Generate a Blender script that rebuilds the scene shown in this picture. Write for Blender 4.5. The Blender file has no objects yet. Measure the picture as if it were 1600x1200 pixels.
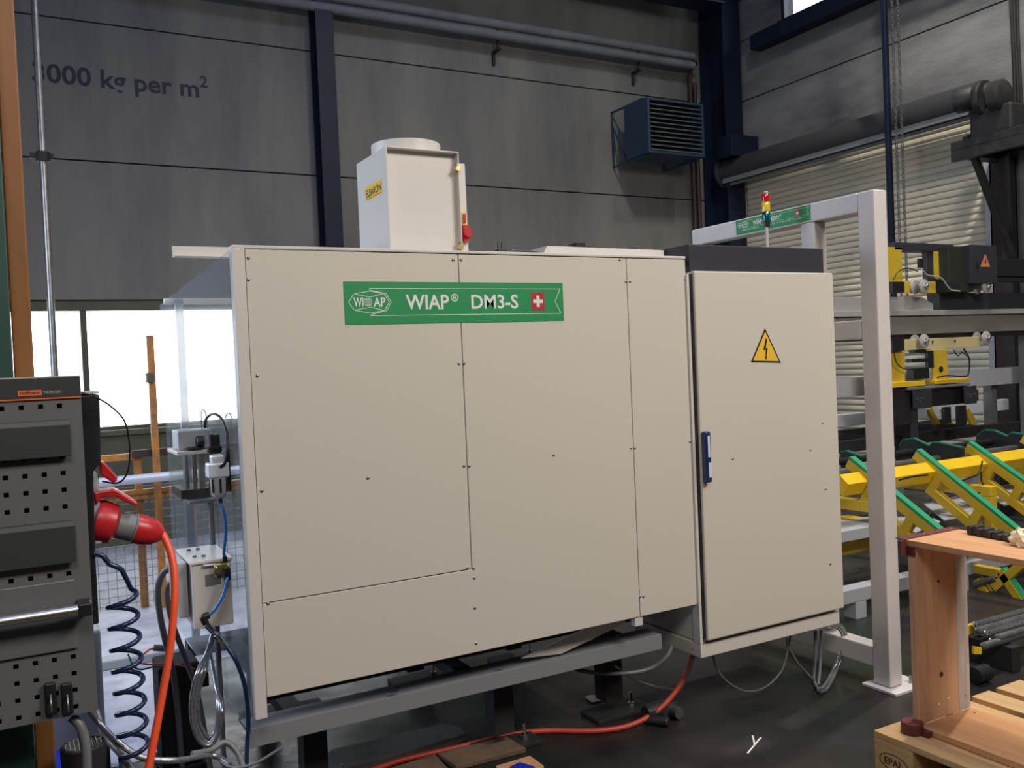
import bpy, bmesh, math, random
from mathutils import Vector as V, Matrix
random.seed(7)
C = bpy.context.scene.collection
sc = bpy.context.scene
PI = math.pi
# ------------------------------------------------------------------ camera
F = 1408.0
yaw, pitch, roll = [math.radians(a) for a in (29.064, 1.333, -2.462)]
EYE = V((0, 0, 1.4))
cy, sy, cp, sp = math.cos(yaw), math.sin(yaw), math.cos(pitch), math.sin(pitch)
FW = V((sy*cp, cy*cp, -sp)); rt = V((cy, -sy, 0)); up_ = rt.cross(FW)
RT = rt*math.cos(roll) + up_*math.sin(roll)
UP = -rt*math.sin(roll) + up_*math.cos(roll)
cam = bpy.data.objects.new('camera', bpy.data.cameras.new('camera')); C.objects.link(cam)
cam.matrix_world = Matrix(((RT.x, UP.x, -FW.x, EYE.x), (RT.y, UP.y, -FW.y, EYE.y), (RT.z, UP.z, -FW.z, EYE.z), (0, 0, 0, 1)))
cam.data.sensor_width = 36; cam.data.lens = F/1600*36; cam.data.clip_start = .05; cam.data.clip_end = 200
sc.camera = cam
# ------------------------------------------------------------------ light
w = bpy.data.worlds.new('sky'); sc.world = w; w.use_nodes = True
w.node_tree.nodes['Background'].inputs[0].default_value = (.93, .96, 1, 1)
w.node_tree.nodes['Background'].inputs[1].default_value = 6.0

def lamp(name, loc, target, size, power, col, sizey=None):
    d = bpy.data.lights.new(name, 'AREA'); d.energy = power; d.color = col; d.size = size
    if sizey: d.shape = 'RECTANGLE'; d.size_y = sizey
    o = bpy.data.objects.new(name, d); C.objects.link(o); o.location = loc
    o.rotation_euler = (V(target)-V(loc)).to_track_quat('-Z', 'Y').to_euler()
    return o
lamp('work_light_panel', (3.2, -1.0, 4.2), (2.7, 1.3, 0), 1.8, 185, (1, .935, .87), 1.2)
lamp('second_work_light_panel', (-.3, -1.2, 4.2), (0, 1.2, 0), 1.8, 80, (1, .935, .87), 1.2)
lamp('left_fill_panel', (-2.3, 4.4, 2.3), (1.2, 3.2, 1.2), 1.6, 115, (.70, .80, 1), 2.0)  # added out-of-frame fill panel standing in for bluish daylight from the left
sd = bpy.data.lights.new('high_bay_lamp', 'SPOT'); sd.energy = 560; sd.color = (1, .95, .82); sd.shadow_soft_size = .3
sd.spot_size = math.radians(126); sd.spot_blend = .5
so = bpy.data.objects.new('high_bay_lamp', sd); C.objects.link(so); so.location = (3.9, 2.6, 7.6)
so.rotation_euler = V((.12, .16, -1)).to_track_quat('-Z', 'Y').to_euler()
s2 = bpy.data.lights.new('door_bay_lamp', 'SPOT'); s2.energy = 1000; s2.color = (1, .95, .84); s2.shadow_soft_size = .12
s2.spot_size = math.radians(92); s2.spot_blend = .6
so = bpy.data.objects.new('door_bay_lamp', s2); C.objects.link(so); so.location = (6.0, 3.2, 7.5)
so.rotation_euler = V((.05, .12, -1)).to_track_quat('-Z', 'Y').to_euler()
lamp('blue_top_fill', (2.0, 2.0, 7.8), (2.0, 3.0, 0), 4.0, 125, (.30, .45, 1), 3.0)  # blue overhead fill added to tint the upper walls; ceiling has no opening
vs = sc.view_settings
vs.view_transform = 'Standard'; vs.look = 'None'; vs.gamma = 1; vs.use_curve_mapping = False; vs.exposure = 0.0
sc.display_settings.display_device = 'sRGB'

# ------------------------------------------------------------------ helpers
def P(x, y, **k):
    """a point of the place on a known plane (X=, Y= or Z=) along the sight line of photo pixel x, y"""
    d = FW*F + RT*(x-800) - UP*(y-600)
    a = list(k)[0]; i = 'XYZ'.index(a)
    return EYE + d*((k[a]-EYE[i])/d[i])

def bx(bm, x0, x1, y0, y1, z0, z1):
    return hx(bm, [V((x, y, z)) for z in (z0, z1) for (x, y) in ((x0, y0), (x1, y0), (x1, y1), (x0, y1))])
def hx(bm, p):
    v = [bm.verts.new(q) for q in p]
    for f in ((3, 2, 1, 0), (4, 5, 6, 7), (0, 1, 5, 4), (1, 2, 6, 5), (2, 3, 7, 6), (3, 0, 4, 7)):
        bm.faces.new([v[i] for i in f])
    return v
def bar(bm, a, b, wd, ht, upv=V((0, 0, 1))):
    a, b = V(a), V(b); d = (b-a).normalized()
    s = d.cross(upv)
    if s.length < 1e-4: s = d.cross(V((1, 0, 0)))
    s.normalize(); u = s.cross(d).normalized()
    s *= wd/2; u *= ht/2
    hx(bm, [a-s-u, a+s-u, b+s-u, b-s-u, a-s+u, a+s+u, b+s+u, b-s+u])
def rings(bm, a, d, prof, n=20, cap=True):
    a, d = V(a), V(d).normalized()
    s = d.orthogonal().normalized(); t = d.cross(s)
    rs = []
    for (h, r) in prof:
        rs.append([bm.verts.new(a+d*h+(s*math.cos(2*PI*i/n)+t*math.sin(2*PI*i/n))*r) for i in range(n)])
    for p, q in zip(rs, rs[1:]):
        for i in range(n):
            bm.faces.new((p[i], p[(i+1) % n], q[(i+1) % n], q[i]))
    if cap:
        bm.faces.new(rs[0][::-1]); bm.faces.new(rs[-1])
def cyl(bm, a, b, r, r2=None, n=16, cap=True):
    a, b = V(a), V(b); rings(bm, a, b-a, [(0, r), ((b-a).length, r if r2 is None else r2)], n, cap)
def spline(pts, k=6):
    pts = [V(p) for p in pts]
    if len(pts) < 3: return pts
    q = [pts[0]*2-pts[1]]+pts+[pts[-1]*2-pts[-2]]; out = []
    for i in range(1, len(q)-2):
        a, b, c, d = q[i-1:i+3]
        for j in range(k):
            t = j/k
            out.append(.5*((2*b)+(c-a)*t+(2*a-5*b+4*c-d)*t*t+(3*b-a-3*c+d)*t**3))
    return out+[pts[-1]]
def tube(bm, pts, r, n=8, k=6, cap=True):
    pts = spline(pts, k) if k else [V(p) for p in pts]
    prev = None; ref = None
    N = len(pts); first = None
    for i, p in enumerate(pts):
        d = (pts[min(i+1, N-1)]-pts[max(i-1, 0)]).normalized()
        if ref is None: ref = d.orthogonal()
        s = (ref-d*ref.dot(d)).normalized(); ref = s; t = d.cross(s)
        ring = [bm.verts.new(p+(s*math.cos(2*PI*j/n)+t*math.sin(2*PI*j/n))*r) for j in range(n)]
        if prev:
            for j in range(n): bm.faces.new((prev[j], prev[(j+1) % n], ring[(j+1) % n], ring[j]))
        else: first = ring
        prev = ring
    if cap: bm.faces.new(first[::-1]); bm.faces.new(prev)
def prism(bm, pts, ext):
    pts = [V(p) for p in pts]; e = V(ext)
    a = [bm.verts.new(p) for p in pts]; b = [bm.verts.new(p+e) for p in pts]
    n = len(a)
    bm.faces.new(a[::-1]); bm.faces.new(b)
    for i in range(n): bm.faces.new((a[i], a[(i+1) % n], b[(i+1) % n], b[i]))
WL = {}
def wl(o): return WL.get(o.name, V((0, 0, 0)))
def tag(o, label=None, cat=None, group=None, kind=None):
    if label: o['label'] = label
    if cat: o['category'] = cat
    if group: o['group'] = group
    if kind: o['kind'] = kind
    return o
def fin(bm, bev=0, seg=2):
    bmesh.ops.recalc_face_normals(bm, faces=bm.faces)
def obj(name, bm, m, parent=None, bev=0, smooth=None, label=None, cat=None, group=None, kind=None):
    bmesh.ops.recalc_face_normals(bm, faces=bm.faces)
    me = bpy.data.meshes.new(name)
    xs = [v.co.x for v in bm.verts]; ys = [v.co.y for v in bm.verts]; zs = [v.co.z for v in bm.verts]
    c = V(((min(xs)+max(xs))/2, (min(ys)+max(ys))/2, min(zs)))
    for v in bm.verts: v.co -= c
    bm.to_mesh(me); bm.free()
    me.materials.append(m)
    if smooth is not None:
        me.polygons.foreach_set('use_smooth', [True]*len(me.polygons))
        me.set_sharp_from_angle(angle=math.radians(smooth))
    o = bpy.data.objects.new(name, me); C.objects.link(o)
    WL[o.name] = c.copy()
    if parent: o.parent = parent; o.location = c-wl(parent)
    else: o.location = c
    if bev:
        b = o.modifiers.new('bevel', 'BEVEL'); b.width = bev; b.segments = 2; b.limit_method = 'ANGLE'; b.angle_limit = math.radians(40)
    return tag(o, label, cat, group, kind)
def thing(name, loc, label, cat, group=None):
    o = bpy.data.objects.new(name, None); C.objects.link(o); o.location = loc; WL[o.name] = V(loc)
    o.empty_display_size = .1
    return tag(o, label, cat, group)
def inst(src, wloc, parent=None, name=None):
    o = bpy.data.objects.new(name or src.name.split('.')[0], src.data); C.objects.link(o); WL[o.name] = V(wloc)
    for md in src.modifiers:
        b = o.modifiers.new('bevel', 'BEVEL'); b.width = md.width; b.segments = 2; b.limit_method = 'ANGLE'; b.angle_limit = md.angle_limit
    if parent: o.parent = parent; o.location = V(wloc)-wl(parent)
    else: o.location = wloc
    return o
NB = bmesh.new
def B(name, dims, m, parent=None, bev=.002, **k):
    bm = NB(); bx(bm, *dims); return obj(name, bm, m, parent, bev, **k)
def T(name, pts, r, m, parent=None, n=8, k=6, **kw):
    bm = NB(); tube(bm, pts, r, n, k); return obj(name, bm, m, parent, smooth=50, **kw)
def CY(name, a, b, r, m, parent=None, r2=None, n=16, **kw):
    bm = NB(); cyl(bm, a, b, r, r2, n); return obj(name, bm, m, parent, smooth=40, **kw)
def text(name, s, o0, xd, ud, wid, hgt, m, parent, bold=.012, ext=.0004, **kw):
    """flat raised lettering: lower-left corner o0, reading direction xd, up ud, fitted to wid x hgt metres"""
    cu = bpy.data.curves.new('t', 'FONT'); cu.body = s; cu.size = 1; cu.offset = bold; cu.resolution_u = 3
    to = bpy.data.objects.new('t', cu); C.objects.link(to)
    dg = bpy.context.evaluated_depsgraph_get(); dg.update()
    me = bpy.data.meshes.new_from_object(to.evaluated_get(dg))
    bpy.data.objects.remove(to); 
    xs = [v.co.x for v in me.vertices]; ys = [v.co.y for v in me.vertices]
    x0, x1, y0, y1 = min(xs), max(xs), min(ys), max(ys)
    xd, ud = V(xd).normalized(), V(ud).normalized(); nd = xd.cross(ud)
    bm = NB(); bm.from_mesh(me)
    bmesh.ops.remove_doubles(bm, verts=bm.verts[:], dist=1e-5)
    for f in bm.faces: f.smooth = False
    for v in bm.verts:
        v.co = V(o0)+xd*((v.co.x-x0)/(x1-x0)*wid)+ud*((v.co.y-y0)/(y1-y0)*hgt)+nd*ext
    r = bmesh.ops.extrude_face_region(bm, geom=bm.faces[:])
    for g in r['geom']:
        if isinstance(g, bmesh.types.BMVert): g.co -= nd*ext
    return obj(name, bm, m, parent, **kw)

# ------------------------------------------------------------------ materials
def mat(name, col, rough=.5, metal=0, col2=None, scale=8, bump=0, bscale=60, spec=.5, stretch=(1, 1, 1), lo=.35, hi=.7, detail=4, rvar=0, coat=0):
    m = bpy.data.materials.new(name); m.use_nodes = True; nt = m.node_tree; b = nt.nodes['Principled BSDF']
    b.inputs['Base Color'].default_value = (*col, 1); b.inputs['Roughness'].default_value = rough
    b.inputs['Metallic'].default_value = metal; b.inputs['Specular IOR Level'].default_value = spec
    b.inputs['Coat Weight'].default_value = coat
    if col2 or bump or rvar:
        tc = nt.nodes.new('ShaderNodeTexCoord'); g = nt.nodes.new('ShaderNodeNewGeometry')
        mp = nt.nodes.new('ShaderNodeMapping'); mp.inputs['Scale'].default_value = stretch
        nt.links.new(g.outputs['Position'], mp.inputs['Vector'])
    if col2 or rvar:
        n = nt.nodes.new('ShaderNodeTexNoise'); n.inputs['Scale'].default_value = scale; n.inputs['Detail'].default_value = detail; n.inputs['Roughness'].default_value = .62
        nt.links.new(mp.outputs[0], n.inputs['Vector'])
        r = nt.nodes.new('ShaderNodeMapRange'); r.inputs[1].default_value = lo; r.inputs[2].default_value = hi
        nt.links.new(n.outputs[0], r.inputs[0])
    if col2:
        mx = nt.nodes.new('ShaderNodeMix'); mx.data_type = 'RGBA'
        mx.inputs[6].default_value = (*col, 1); mx.inputs[7].default_value = (*col2, 1)
        nt.links.new(r.outputs[0], mx.inputs[0]); nt.links.new(mx.outputs[2], b.inputs['Base Color'])
        m['mx'] = mx.name
    if rvar:
        q = nt.nodes.new('ShaderNodeMapRange'); q.inputs[3].default_value = rough; q.inputs[4].default_value = rough+rvar
        nt.links.new(r.outputs[0], q.inputs[0]); nt.links.new(q.outputs[0], b.inputs['Roughness'])
    if bump:
        n2 = nt.nodes.new('ShaderNodeTexNoise'); n2.inputs['Scale'].default_value = bscale; n2.inputs['Detail'].default_value = 3
        nt.links.new(mp.outputs[0], n2.inputs['Vector'])
        bp = nt.nodes.new('ShaderNodeBump'); bp.inputs['Strength'].default_value = bump; bp.inputs['Distance'].default_value = .01
        nt.links.new(n2.outputs[0], bp.inputs['Height']); nt.links.new(bp.outputs[0], b.inputs['Normal'])
    return m
def glass(name, tint, refl=.06, dif=.1, rough=.05):
    m = bpy.data.materials.new(name); m.use_nodes = True; nt = m.node_tree; nt.nodes.clear()
    o = nt.nodes.new('ShaderNodeOutputMaterial'); t = nt.nodes.new('ShaderNodeBsdfTransparent'); t.inputs[0].default_value = (*tint, 1)
    g = nt.nodes.new('ShaderNodeBsdfGlossy'); g.inputs['Roughness'].default_value = rough
    d = nt.nodes.new('ShaderNodeBsdfDiffuse'); d.inputs[0].default_value = (.7, .75, .82, 1)
    
    a = nt.nodes.new('ShaderNodeMixShader'); b = nt.nodes.new('ShaderNodeMixShader'); a.inputs[0].default_value = dif
    nt.links.new(t.outputs[0], a.inputs[1]); nt.links.new(d.outputs[0], a.inputs[2])
    b.inputs[0].default_value = refl; nt.links.new(a.outputs[0], b.inputs[1]); nt.links.new(g.outputs[0], b.inputs[2])
    nt.links.new(b.outputs[0], o.inputs[0]); return m
M = {}
M['concrete'] = mat('concrete', (.20, .195, .175), .85, 0, (.125, .122, .118), 1.3, .25, 35, .3, (1.6, 1.6, .32), .38, .72, 6)
M['concrete_dark'] = mat('concrete_dark', (.20, .195, .185), .85, 0, (.12, .12, .12), 1.1, .25, 35, .3, (.6, .6, 1.2), .38, .72, 6)
M['soot_shade'] = mat('sooty_shaded_concrete', (.20, .20, .195), .85, 0, (.055, .055, .06), .75, .25, 35, .3, (.5, .45, 1.5), .36, .62, 6)  # sooty streaks, deepened in colour to stand in for shade near the corner
M['joint'] = mat('joint', (.02, .02, .024), .9)
M['olive'] = mat('olive', (.085, .085, .05), .6, 0, (.06, .062, .04), 3)
M['navy'] = mat('navy_paint', (.008, .014, .032), .5, 0, (.005, .009, .02), 4, spec=.3)
M['heater'] = mat('heater_blue', (.018, .046, .08), .45, 0, (.012, .032, .058), 5)
M['louvre'] = mat('louvre_metal', (.17, .175, .18), .45, .5)
M['cream'] = mat('cream_powder_coat', (.60, .56, .48), .42, 0, None, 8, .06, 420, .45)
M['cream2'] = mat('cream_hood', (.62, .585, .53), .4, 0, None, 8, .05, 420, .45)
M['white'] = mat('white_powder_coat', (.66, .62, .585), .42, 0, (.60, .56, .53), 6, .05, 300)
M['dark'] = mat('black_plastic', (.012, .012, .014), .4)
M['black'] = mat('matt_black', (.008, .008, .009), .7, 0, (.018, .017, .016), 9)
M['plinth'] = mat('anthracite_sheet', (.03, .03, .038), .45)
M['grey'] = mat('grey_paint', (.16, .165, .17), .5)
M['greyl'] = mat('light_grey_paint', (.42, .43, .45), .45)
M['lag'] = mat('pipe_lagging', (.16, .165, .18), .8, 0, (.12, .12, .13), 6)
M['alu'] = mat('aluminium', (.80, .83, .92), .35, .25)
M['chrome'] = mat('chrome', (.75, .75, .76), .14, 1)
M['steel'] = mat('dull_steel', (.38, .37, .36), .38, .9, (.25, .25, .25), 20)
M['brass'] = mat('brass', (.65, .5, .2), .3, .9)
M['yellow'] = mat('yellow_paint', (.86, .56, .012), .4, 0, (.76, .49, .012), 7)
M['yellowd'] = mat('yellow_plate', (.68, .46, .025), .45, 0, (.56, .38, .022), 7)
M['green'] = mat('green_pad', (.015, .30, .13), .55)
M['greend'] = mat('green_belt', (.01, .14, .075), .6)
M['sign_green'] = mat('sign_green', (.022, .27, .085), .4)
M['sign_white'] = mat('sign_white', (.75, .75, .72), .5)
M['red'] = mat('red_plastic', (.48, .015, .02), .35)
M['redsign'] = mat('red_print', (.45, .02, .03), .5)
M['cable_orange'] = mat('orange_cable', (.80, .085, .025), .38)
M['cable_orange_shade'] = mat('shaded_orange_cable', (.50, .055, .03), .42)  # darker copy of the orange cable; shade under the machine is in the colour
M['cable_grey'] = mat('grey_cable', (.13, .135, .14), .4)
M['cable_steel'] = mat('braided_conduit', (.42, .43, .45), .3, .8, (.2, .2, .22), 160)
M['hose_navy'] = mat('navy_hose', (.012, .025, .07), .22)
M['hose_blue'] = mat('blue_hose', (.02, .13, .42), .25)
M['sheet'] = glass('polycarbonate_sheet', (.90, .93, .95), .12, .06, .12)
M['clear'] = glass('clear_plastic', (.95, .96, .92), refl=.03, dif=.02)
M['pane'] = glass('window_pane', (.97, .98, .97), dif=.03)
M['oil'] = mat('dark_oil', (.02, .010, .008), .4, spec=.2)
M['slat'] = mat('roller_slat', (.76, .69, .52), .55, 0, (.60, .545, .42), 5, 0, 60, .4, (.3, .3, 2))
M['door_dark'] = mat('drum_metal', (.045, .045, .048), .55, .3)
M['motor'] = mat('oily_black', (.016, .015, .015), .5, 0, (.03, .028, .028), 12)
M['rust'] = mat('brown_paint', (.05, .022, .018), .6, 0, (.035, .02, .02), 10)
M['orange'] = mat('orange_column_paint', (.26, .105, .03), .5, 0, (.19, .085, .025), 6, 0, 60, .4, (2, 2, .5), .4, .75)
M['fence'] = mat('orange_fence_paint', (.55, .22, .03), .5, 0, (.22, .12, .06), 14)
M['greencol'] = mat('green_column_paint', (.022, .075, .05), .5, 0, (.018, .055, .045), 5)
M['peg'] = mat('peg_panel_grey', (.15, .15, .15), .42, .2)
M['pegd'] = mat('peg_dark_grey', (.03, .034, .033), .5)
M['label_orange'] = mat('label_orange', (.75, .14, .03), .5)
M['wood'] = mat('pine', (.62, .33, .16), .6, 0, (.50, .24, .105), 5, .1, 40, .3, (6, .7, 6), .3, .75)
M['woodv'] = mat('pine_upright', (.74, .46, .28), .6, 0, (.50, .29, .19), 4, .1, 40, .3, (6, 6, .6), .35, .72)
M['woodg'] = mat('weathered_wood', (.60, .54, .51), .7, 0, (.42, .36, .33), 6, .15, 50, .3, (6, 6, .8))
M['pallet'] = mat('pallet_pine', (.58, .38, .18), .65, 0, (.44, .27, .12), 5, .15, 40, .3, (6, .6, 6), .35, .75)
M['plank'] = mat('grimy_plank', (.16, .10, .06), .7, 0, (.08, .055, .04), 5, .2, 30, .3, (2, 2, 2))
M['maroon'] = mat('maroon_steel', (.16, .03, .025), .5, 0, (.10, .02, .02), 9)
M['yel_sign'] = mat('sign_yellow', (.80, .50, .04), .45)
M['paper'] = mat('paper', (.72, .62, .42), .8)
M['brown_label'] = mat('stamp_ink', (.06, .03, .015), .7)
M['text_blue'] = mat('stencil_paint', (.018, .02, .03), .7)
M['lens_r'] = mat('lens_red', (.5, .01, .02), .15, coat=.5)
M['lens_y'] = mat('lens_yellow', (.72, .5, .03), .15, coat=.5)
M['lens_g'] = mat('lens_green', (.0, .075, .06), .15, coat=.5)
M['bluebag'] = mat('blue_plastic', (.01, .03, .4), .4)

def floor_mat():
    m = mat('workshop_floor', (.036, .030, .0255), .42, 0, (.008, .0075, .0078), .9, .15, 18, .4, (1, 1, 1), .38, .62, 7)
    nt = m.node_tree; b = nt.nodes['Principled BSDF']
    g = nt.nodes.new('ShaderNodeNewGeometry')
    n = nt.nodes.new('ShaderNodeTexNoise'); n.inputs['Scale'].default_value = 2.2; n.inputs['Detail'].default_value = 5
    nt.links.new(g.outputs['Position'], n.inputs['Vector'])
    r = nt.nodes.new('ShaderNodeMapRange'); r.inputs[1].default_value = .35; r.inputs[2].default_value = .7; r.inputs[3].default_value = .22; r.inputs[4].default_value = .62
    nt.links.new(n.outputs[0], r.inputs[0]); nt.links.new(r.outputs[0], b.inputs['Roughness'])
    # faded green walkway paint, worn through
    n3 = nt.nodes.new('ShaderNodeTexNoise'); n3.inputs['Scale'].default_value = 1.6; n3.inputs['Detail'].default_value = 6
    mp = nt.nodes.new('ShaderNodeMapping'); mp.inputs['Location'].default_value = (3.1, 7.7, 0)
    nt.links.new(g.outputs['Position'], mp.inputs[0]); nt.links.new(mp.outputs[0], n3.inputs['Vector'])
    r3 = nt.nodes.new('ShaderNodeMapRange'); r3.inputs[1].default_value = .52; r3.inputs[2].default_value = .62
    nt.links.new(n3.outputs[0], r3.inputs[0])
    mx = nt.nodes.new('ShaderNodeMix'); mx.data_type = 'RGBA'
    old = nt.nodes[m['mx']]
    nt.links.new(r3.outputs[0], mx.inputs[0]); nt.links.new(old.outputs[2], mx.inputs[6]); mx.inputs[7].default_value = (.013, .021, .014, 1)
    nt.links.new(mx.outputs[2], b.inputs['Base Color'])
    return m
M['floor'] = floor_mat()

# ================================================================== SETTING
WY, WX, CZ = 8.3, 7.62, 8.0
WL_X, BK_Y = -7.0, -8.0
B('floor', (WL_X, WX+.2, BK_Y, WY+.2, -.15, 0), M['floor'], None, 0, kind='structure')
fl_ = bpy.data.objects['floor']
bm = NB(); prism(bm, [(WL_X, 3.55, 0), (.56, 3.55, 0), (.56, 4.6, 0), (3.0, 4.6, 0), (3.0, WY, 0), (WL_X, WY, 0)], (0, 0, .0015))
obj('pale_aisle', bm, mat('pale_floor', (.52, .53, .62), .38, 0, (.30, .30, .36), 3.5, .1, 30, .5, (1, 1, 1), .42, .68, 6, .2), fl_, label='pale grey aisle')  # thin plate, paler and bluer than the rest of the floor
B('ceiling', (WL_X, WX+.2, BK_Y, WY+.2, CZ, CZ+.15), M['concrete_dark'], None, 0, kind='structure')
B('wall_left', (WL_X-.2, WL_X, BK_Y, WY+.2, 0, CZ), M['concrete'], None, 0, kind='structure')
B('wall_front', (WL_X, WX+.2, BK_Y-.2, BK_Y, 0, CZ), M['concrete'], None, 0, kind='structure')
HEAD, SILL, J1, J0 = 2.075, .978, 3.24, 4.40
WIN0, WIN1 = -1.6, 3.05
bm = NB()
bx(bm, WL_X, WX+.2, WY+.05, WY+.2, HEAD, CZ); bx(bm, WL_X, WIN0, WY+.05, WY+.2, 0, HEAD)
bx(bm, WIN1, WX+.2, WY+.05, WY+.2, 0, HEAD); bx(bm, WIN0, WIN1, WY+.05, WY+.2, 0, SILL-.02)
wall_back = obj('wall_back', bm, M['joint'], None, kind='structure')
g = .006
for (x0, x1, rows) in ((WL_X, 2.66, [(HEAD, J1), (J1, J0), (J0, 5.57), (5.57, CZ)]),
                       (2.66, WX-.02, [(0, HEAD), (HEAD, J1), (J1, J0), (J0, 5.57), (5.57, CZ)])):
    for (z0, z1) in rows:
        if x0 > 0 and z0 == 0: x0_ = WIN1+.02
        else: x0_ = x0
        B('concrete_panel', (x0_+g, x1-g, WY, WY+.05, z0+g, z1-g), M['concrete'], wall_back, .004)
B('concrete_panel', (WL_X, WIN0-.02, WY, WY+.05, 0, HEAD-g), M['concrete'], wall_back, .004)
for i in range(5):
    x0 = WIN0+(WIN1-WIN0)/5*i
    B('sill_panel', (x0+.004, x0+(WIN1-WIN0)/5-.004, WY-.03, WY+.05, 0, SILL-.03), M['olive'], wall_back, .003)
B('sill_ledge', (WIN0, WIN1, WY-.07, WY+.05, SILL-.045, SILL), M['olive'], wall_back, .003, label='olive painted window ledge')
text('lettering', '3000 kg per m', P(51, 127, Y=WY-.001)-V((0, 0, .045)), (1, 0, 0), (0, 0, 1), 1.30, .205, M['text_blue'], wall_back, .02, .002, label='stencilled load limit lettering 3000 kg per m²')
text('lettering', '2', P(312.5, 136, Y=WY-.001), (1, 0, 0), (0, 0, 1), .065, .10, M['text_blue'], wall_back, .015, .002, label='stencilled superscript 2')
# window
win = thing('window_1', (.7, WY, SILL), None, None); tag(win, kind='structure')
bm = NB()
for a in ((WIN0, WIN1, WY+.02, WY+.09, HEAD-.085, HEAD), (WIN0, WIN1, WY+.02, WY+.09, SILL, SILL+.03)): bx(bm, *a)
for x in (WIN0+.02, .557, 2.10, WIN1-.02): bx(bm, x-.024, x+.024, WY+.0215, WY+.0885, SILL+.03, HEAD-.085)
obj('window_frame', bm, M['olive'], win, .003)
for x0, x1 in ((WIN0+.04, .533), (.581, 2.076), (2.124, WIN1-.04)):
    B('pane', (x0, x1, WY+.05, WY+.056, SILL+.03, HEAD-.085), M['pane'], win, 0)
# right wall with its roller door
DY0, DY1, DZ = 4.88, 7.95, 3.45
bm = NB()
bx(bm, WX+.05, WX+.2, BK_Y, WY, DZ, 5.02); bx(bm, WX+.05, WX+.2, BK_Y, WY, 5.5, CZ); bx(bm, WX+.05, WX+.2, BK_Y, DY0, 0, DZ)
bx(bm, WX+.05, WX+.2, DY1, WY, 0, DZ); bx(bm, WX+.05, WX+.2, BK_Y, 3.2, 5.02, 5.5); bx(bm, WX+.05, WX+.2, 7.25, WY, 5.02, 5.5)
wall_right = obj('wall_right', bm, M['joint'], None, kind='structure')
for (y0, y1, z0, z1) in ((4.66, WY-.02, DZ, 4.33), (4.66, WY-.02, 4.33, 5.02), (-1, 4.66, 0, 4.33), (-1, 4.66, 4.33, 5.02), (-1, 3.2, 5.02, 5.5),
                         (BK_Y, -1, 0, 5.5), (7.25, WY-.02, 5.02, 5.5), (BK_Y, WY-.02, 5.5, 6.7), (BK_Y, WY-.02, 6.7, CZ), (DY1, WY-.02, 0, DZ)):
    B('concrete_panel', (WX, WX+.05, y0+g, y1-g, z0+g, z1-g), M['soot_shade'], wall_right, .004)
B('door_jamb', (WX-.03, WX+.05, 4.67, DY0, 0, DZ-g), M['rust'], wall_right, .004, label='brown painted door jamb')
win2 = thing('window_2', (WX, 5.2, 5.02), None, None); tag(win2, kind='structure')
bm = NB(); bx(bm, WX-.05, WX+.08, 3.2, 7.25, 5.0, 5.035); bx(bm, WX+.0, WX+.08, 3.2, 7.25, 5.47, 5.5)
for y in (3.22, 4.2, 5.2, 6.2, 7.23): bx(bm, WX+.01, WX+.07, y-.02, y+.02, 5.036, 5.47)
obj('window_frame', bm, M['navy'], win2, .003)
B('pane', (WX+.04, WX+.046, 3.2, 7.25, 5.035, 5.47), M['pane'], win2, 0)
door = thing('door_1', (WX, 6.4, 0), None, None); tag(door, kind='structure')
bm = NB()
prof = [(0, 0), (-.012, .006), (-.017, .020), (-.014, .042), (-.004, .058), (.002, .0605), (.008, .061), (.008, .069), (.014, .069), (.014, .002), (.004, 0)]
prism(bm, [V((WX+.03+a, DY0, b)) for a, b in prof], (0, DY1-DY0, 0))
s0 = obj('slat', bm, M['slat'], door)
base = WL[s0.name].copy()
for i in range(1, 56): inst(s0, base+V((0, 0, .0625*i)), door)
bm = NB(); bx(bm, WX-.03, WX+.06, 4.86, 4.93, 0, 3.45); bx(bm, WX-.03, WX+.06, 7.9, 7.97, 0, 3.45)
obj('guide_rail', bm, M['greyl'], door, .003)
bm = NB(); cyl(bm, (7.40, 4.78, 3.50), (7.40, 7.93, 3.50), .15, n=28); obj('drum', bm, M['door_dark'], door, smooth=40)
bm = NB(); bx(bm, 7.34, 7.36, 4.85, 7.9, 3.33, 3.36); bx(bm, 7.28, 7.30, 4.85, 7.9, 3.36, 3.42); obj('drum_seam', bm, M['grey'], door)
CY('end_plate', (7.40, 7.93, 3.50), (7.40, 7.96, 3.50), .19, M['door_dark'], door, n=28)

# ================================================================== STEELWORK
def ibeam(bm, x, y, z0, z1, wd, dp, t=.015):
    bx(bm, x-wd/2, x+wd/2, y-dp/2, y-dp/2+t, z0, z1); bx(bm, x-wd/2, x+wd/2, y+dp/2-t, y+dp/2, z0, z1); bx(bm, x-t/2, x+t/2, y-dp/2+t, y+dp/2-t, z0, z1)
bm = NB(); ibeam(bm, 2.685, 8.19, 0, CZ-.01, .17, .20)
obj('steel_column', bm, M['navy'], None, .002, label='navy blue steel column standing against the long concrete wall left of the duct hood', cat='column')
t = thing('corner_column', (7.35, 8.1, 0), 'dark navy steel column in the corner where the concrete walls meet', 'column')
bm = NB(); ibeam(bm, 7.45, 8.05, 0, CZ-.01, .26, .40, .02); obj('shaft', bm, M['navy'], t, .002)
B('bracket', (7.18, 7.58, 7.62, 7.85, 3.62, 3.86), M['navy'], t, .004)
t = thing('crane_runway', (3, 7.7, 5.1), 'navy crane runway beam high along the long concrete wall', 'beam')
bm = NB(); bx(bm, -2, 7.15, 7.62, 7.92, 5.30, 5.33); bx(bm, -2, 7.15, 7.76, 7.78, 5.33, 5.8); bx(bm, -2, 7.15, 7.62, 7.92, 5.8, 5.83)
obj('girder', bm, M['navy'], t, .002)
for x in (2.685,): B('bracket', (x-.1, x+.1, 7.70, 8.08, 5.1, 5.295), M['navy'], t, .003)
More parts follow.
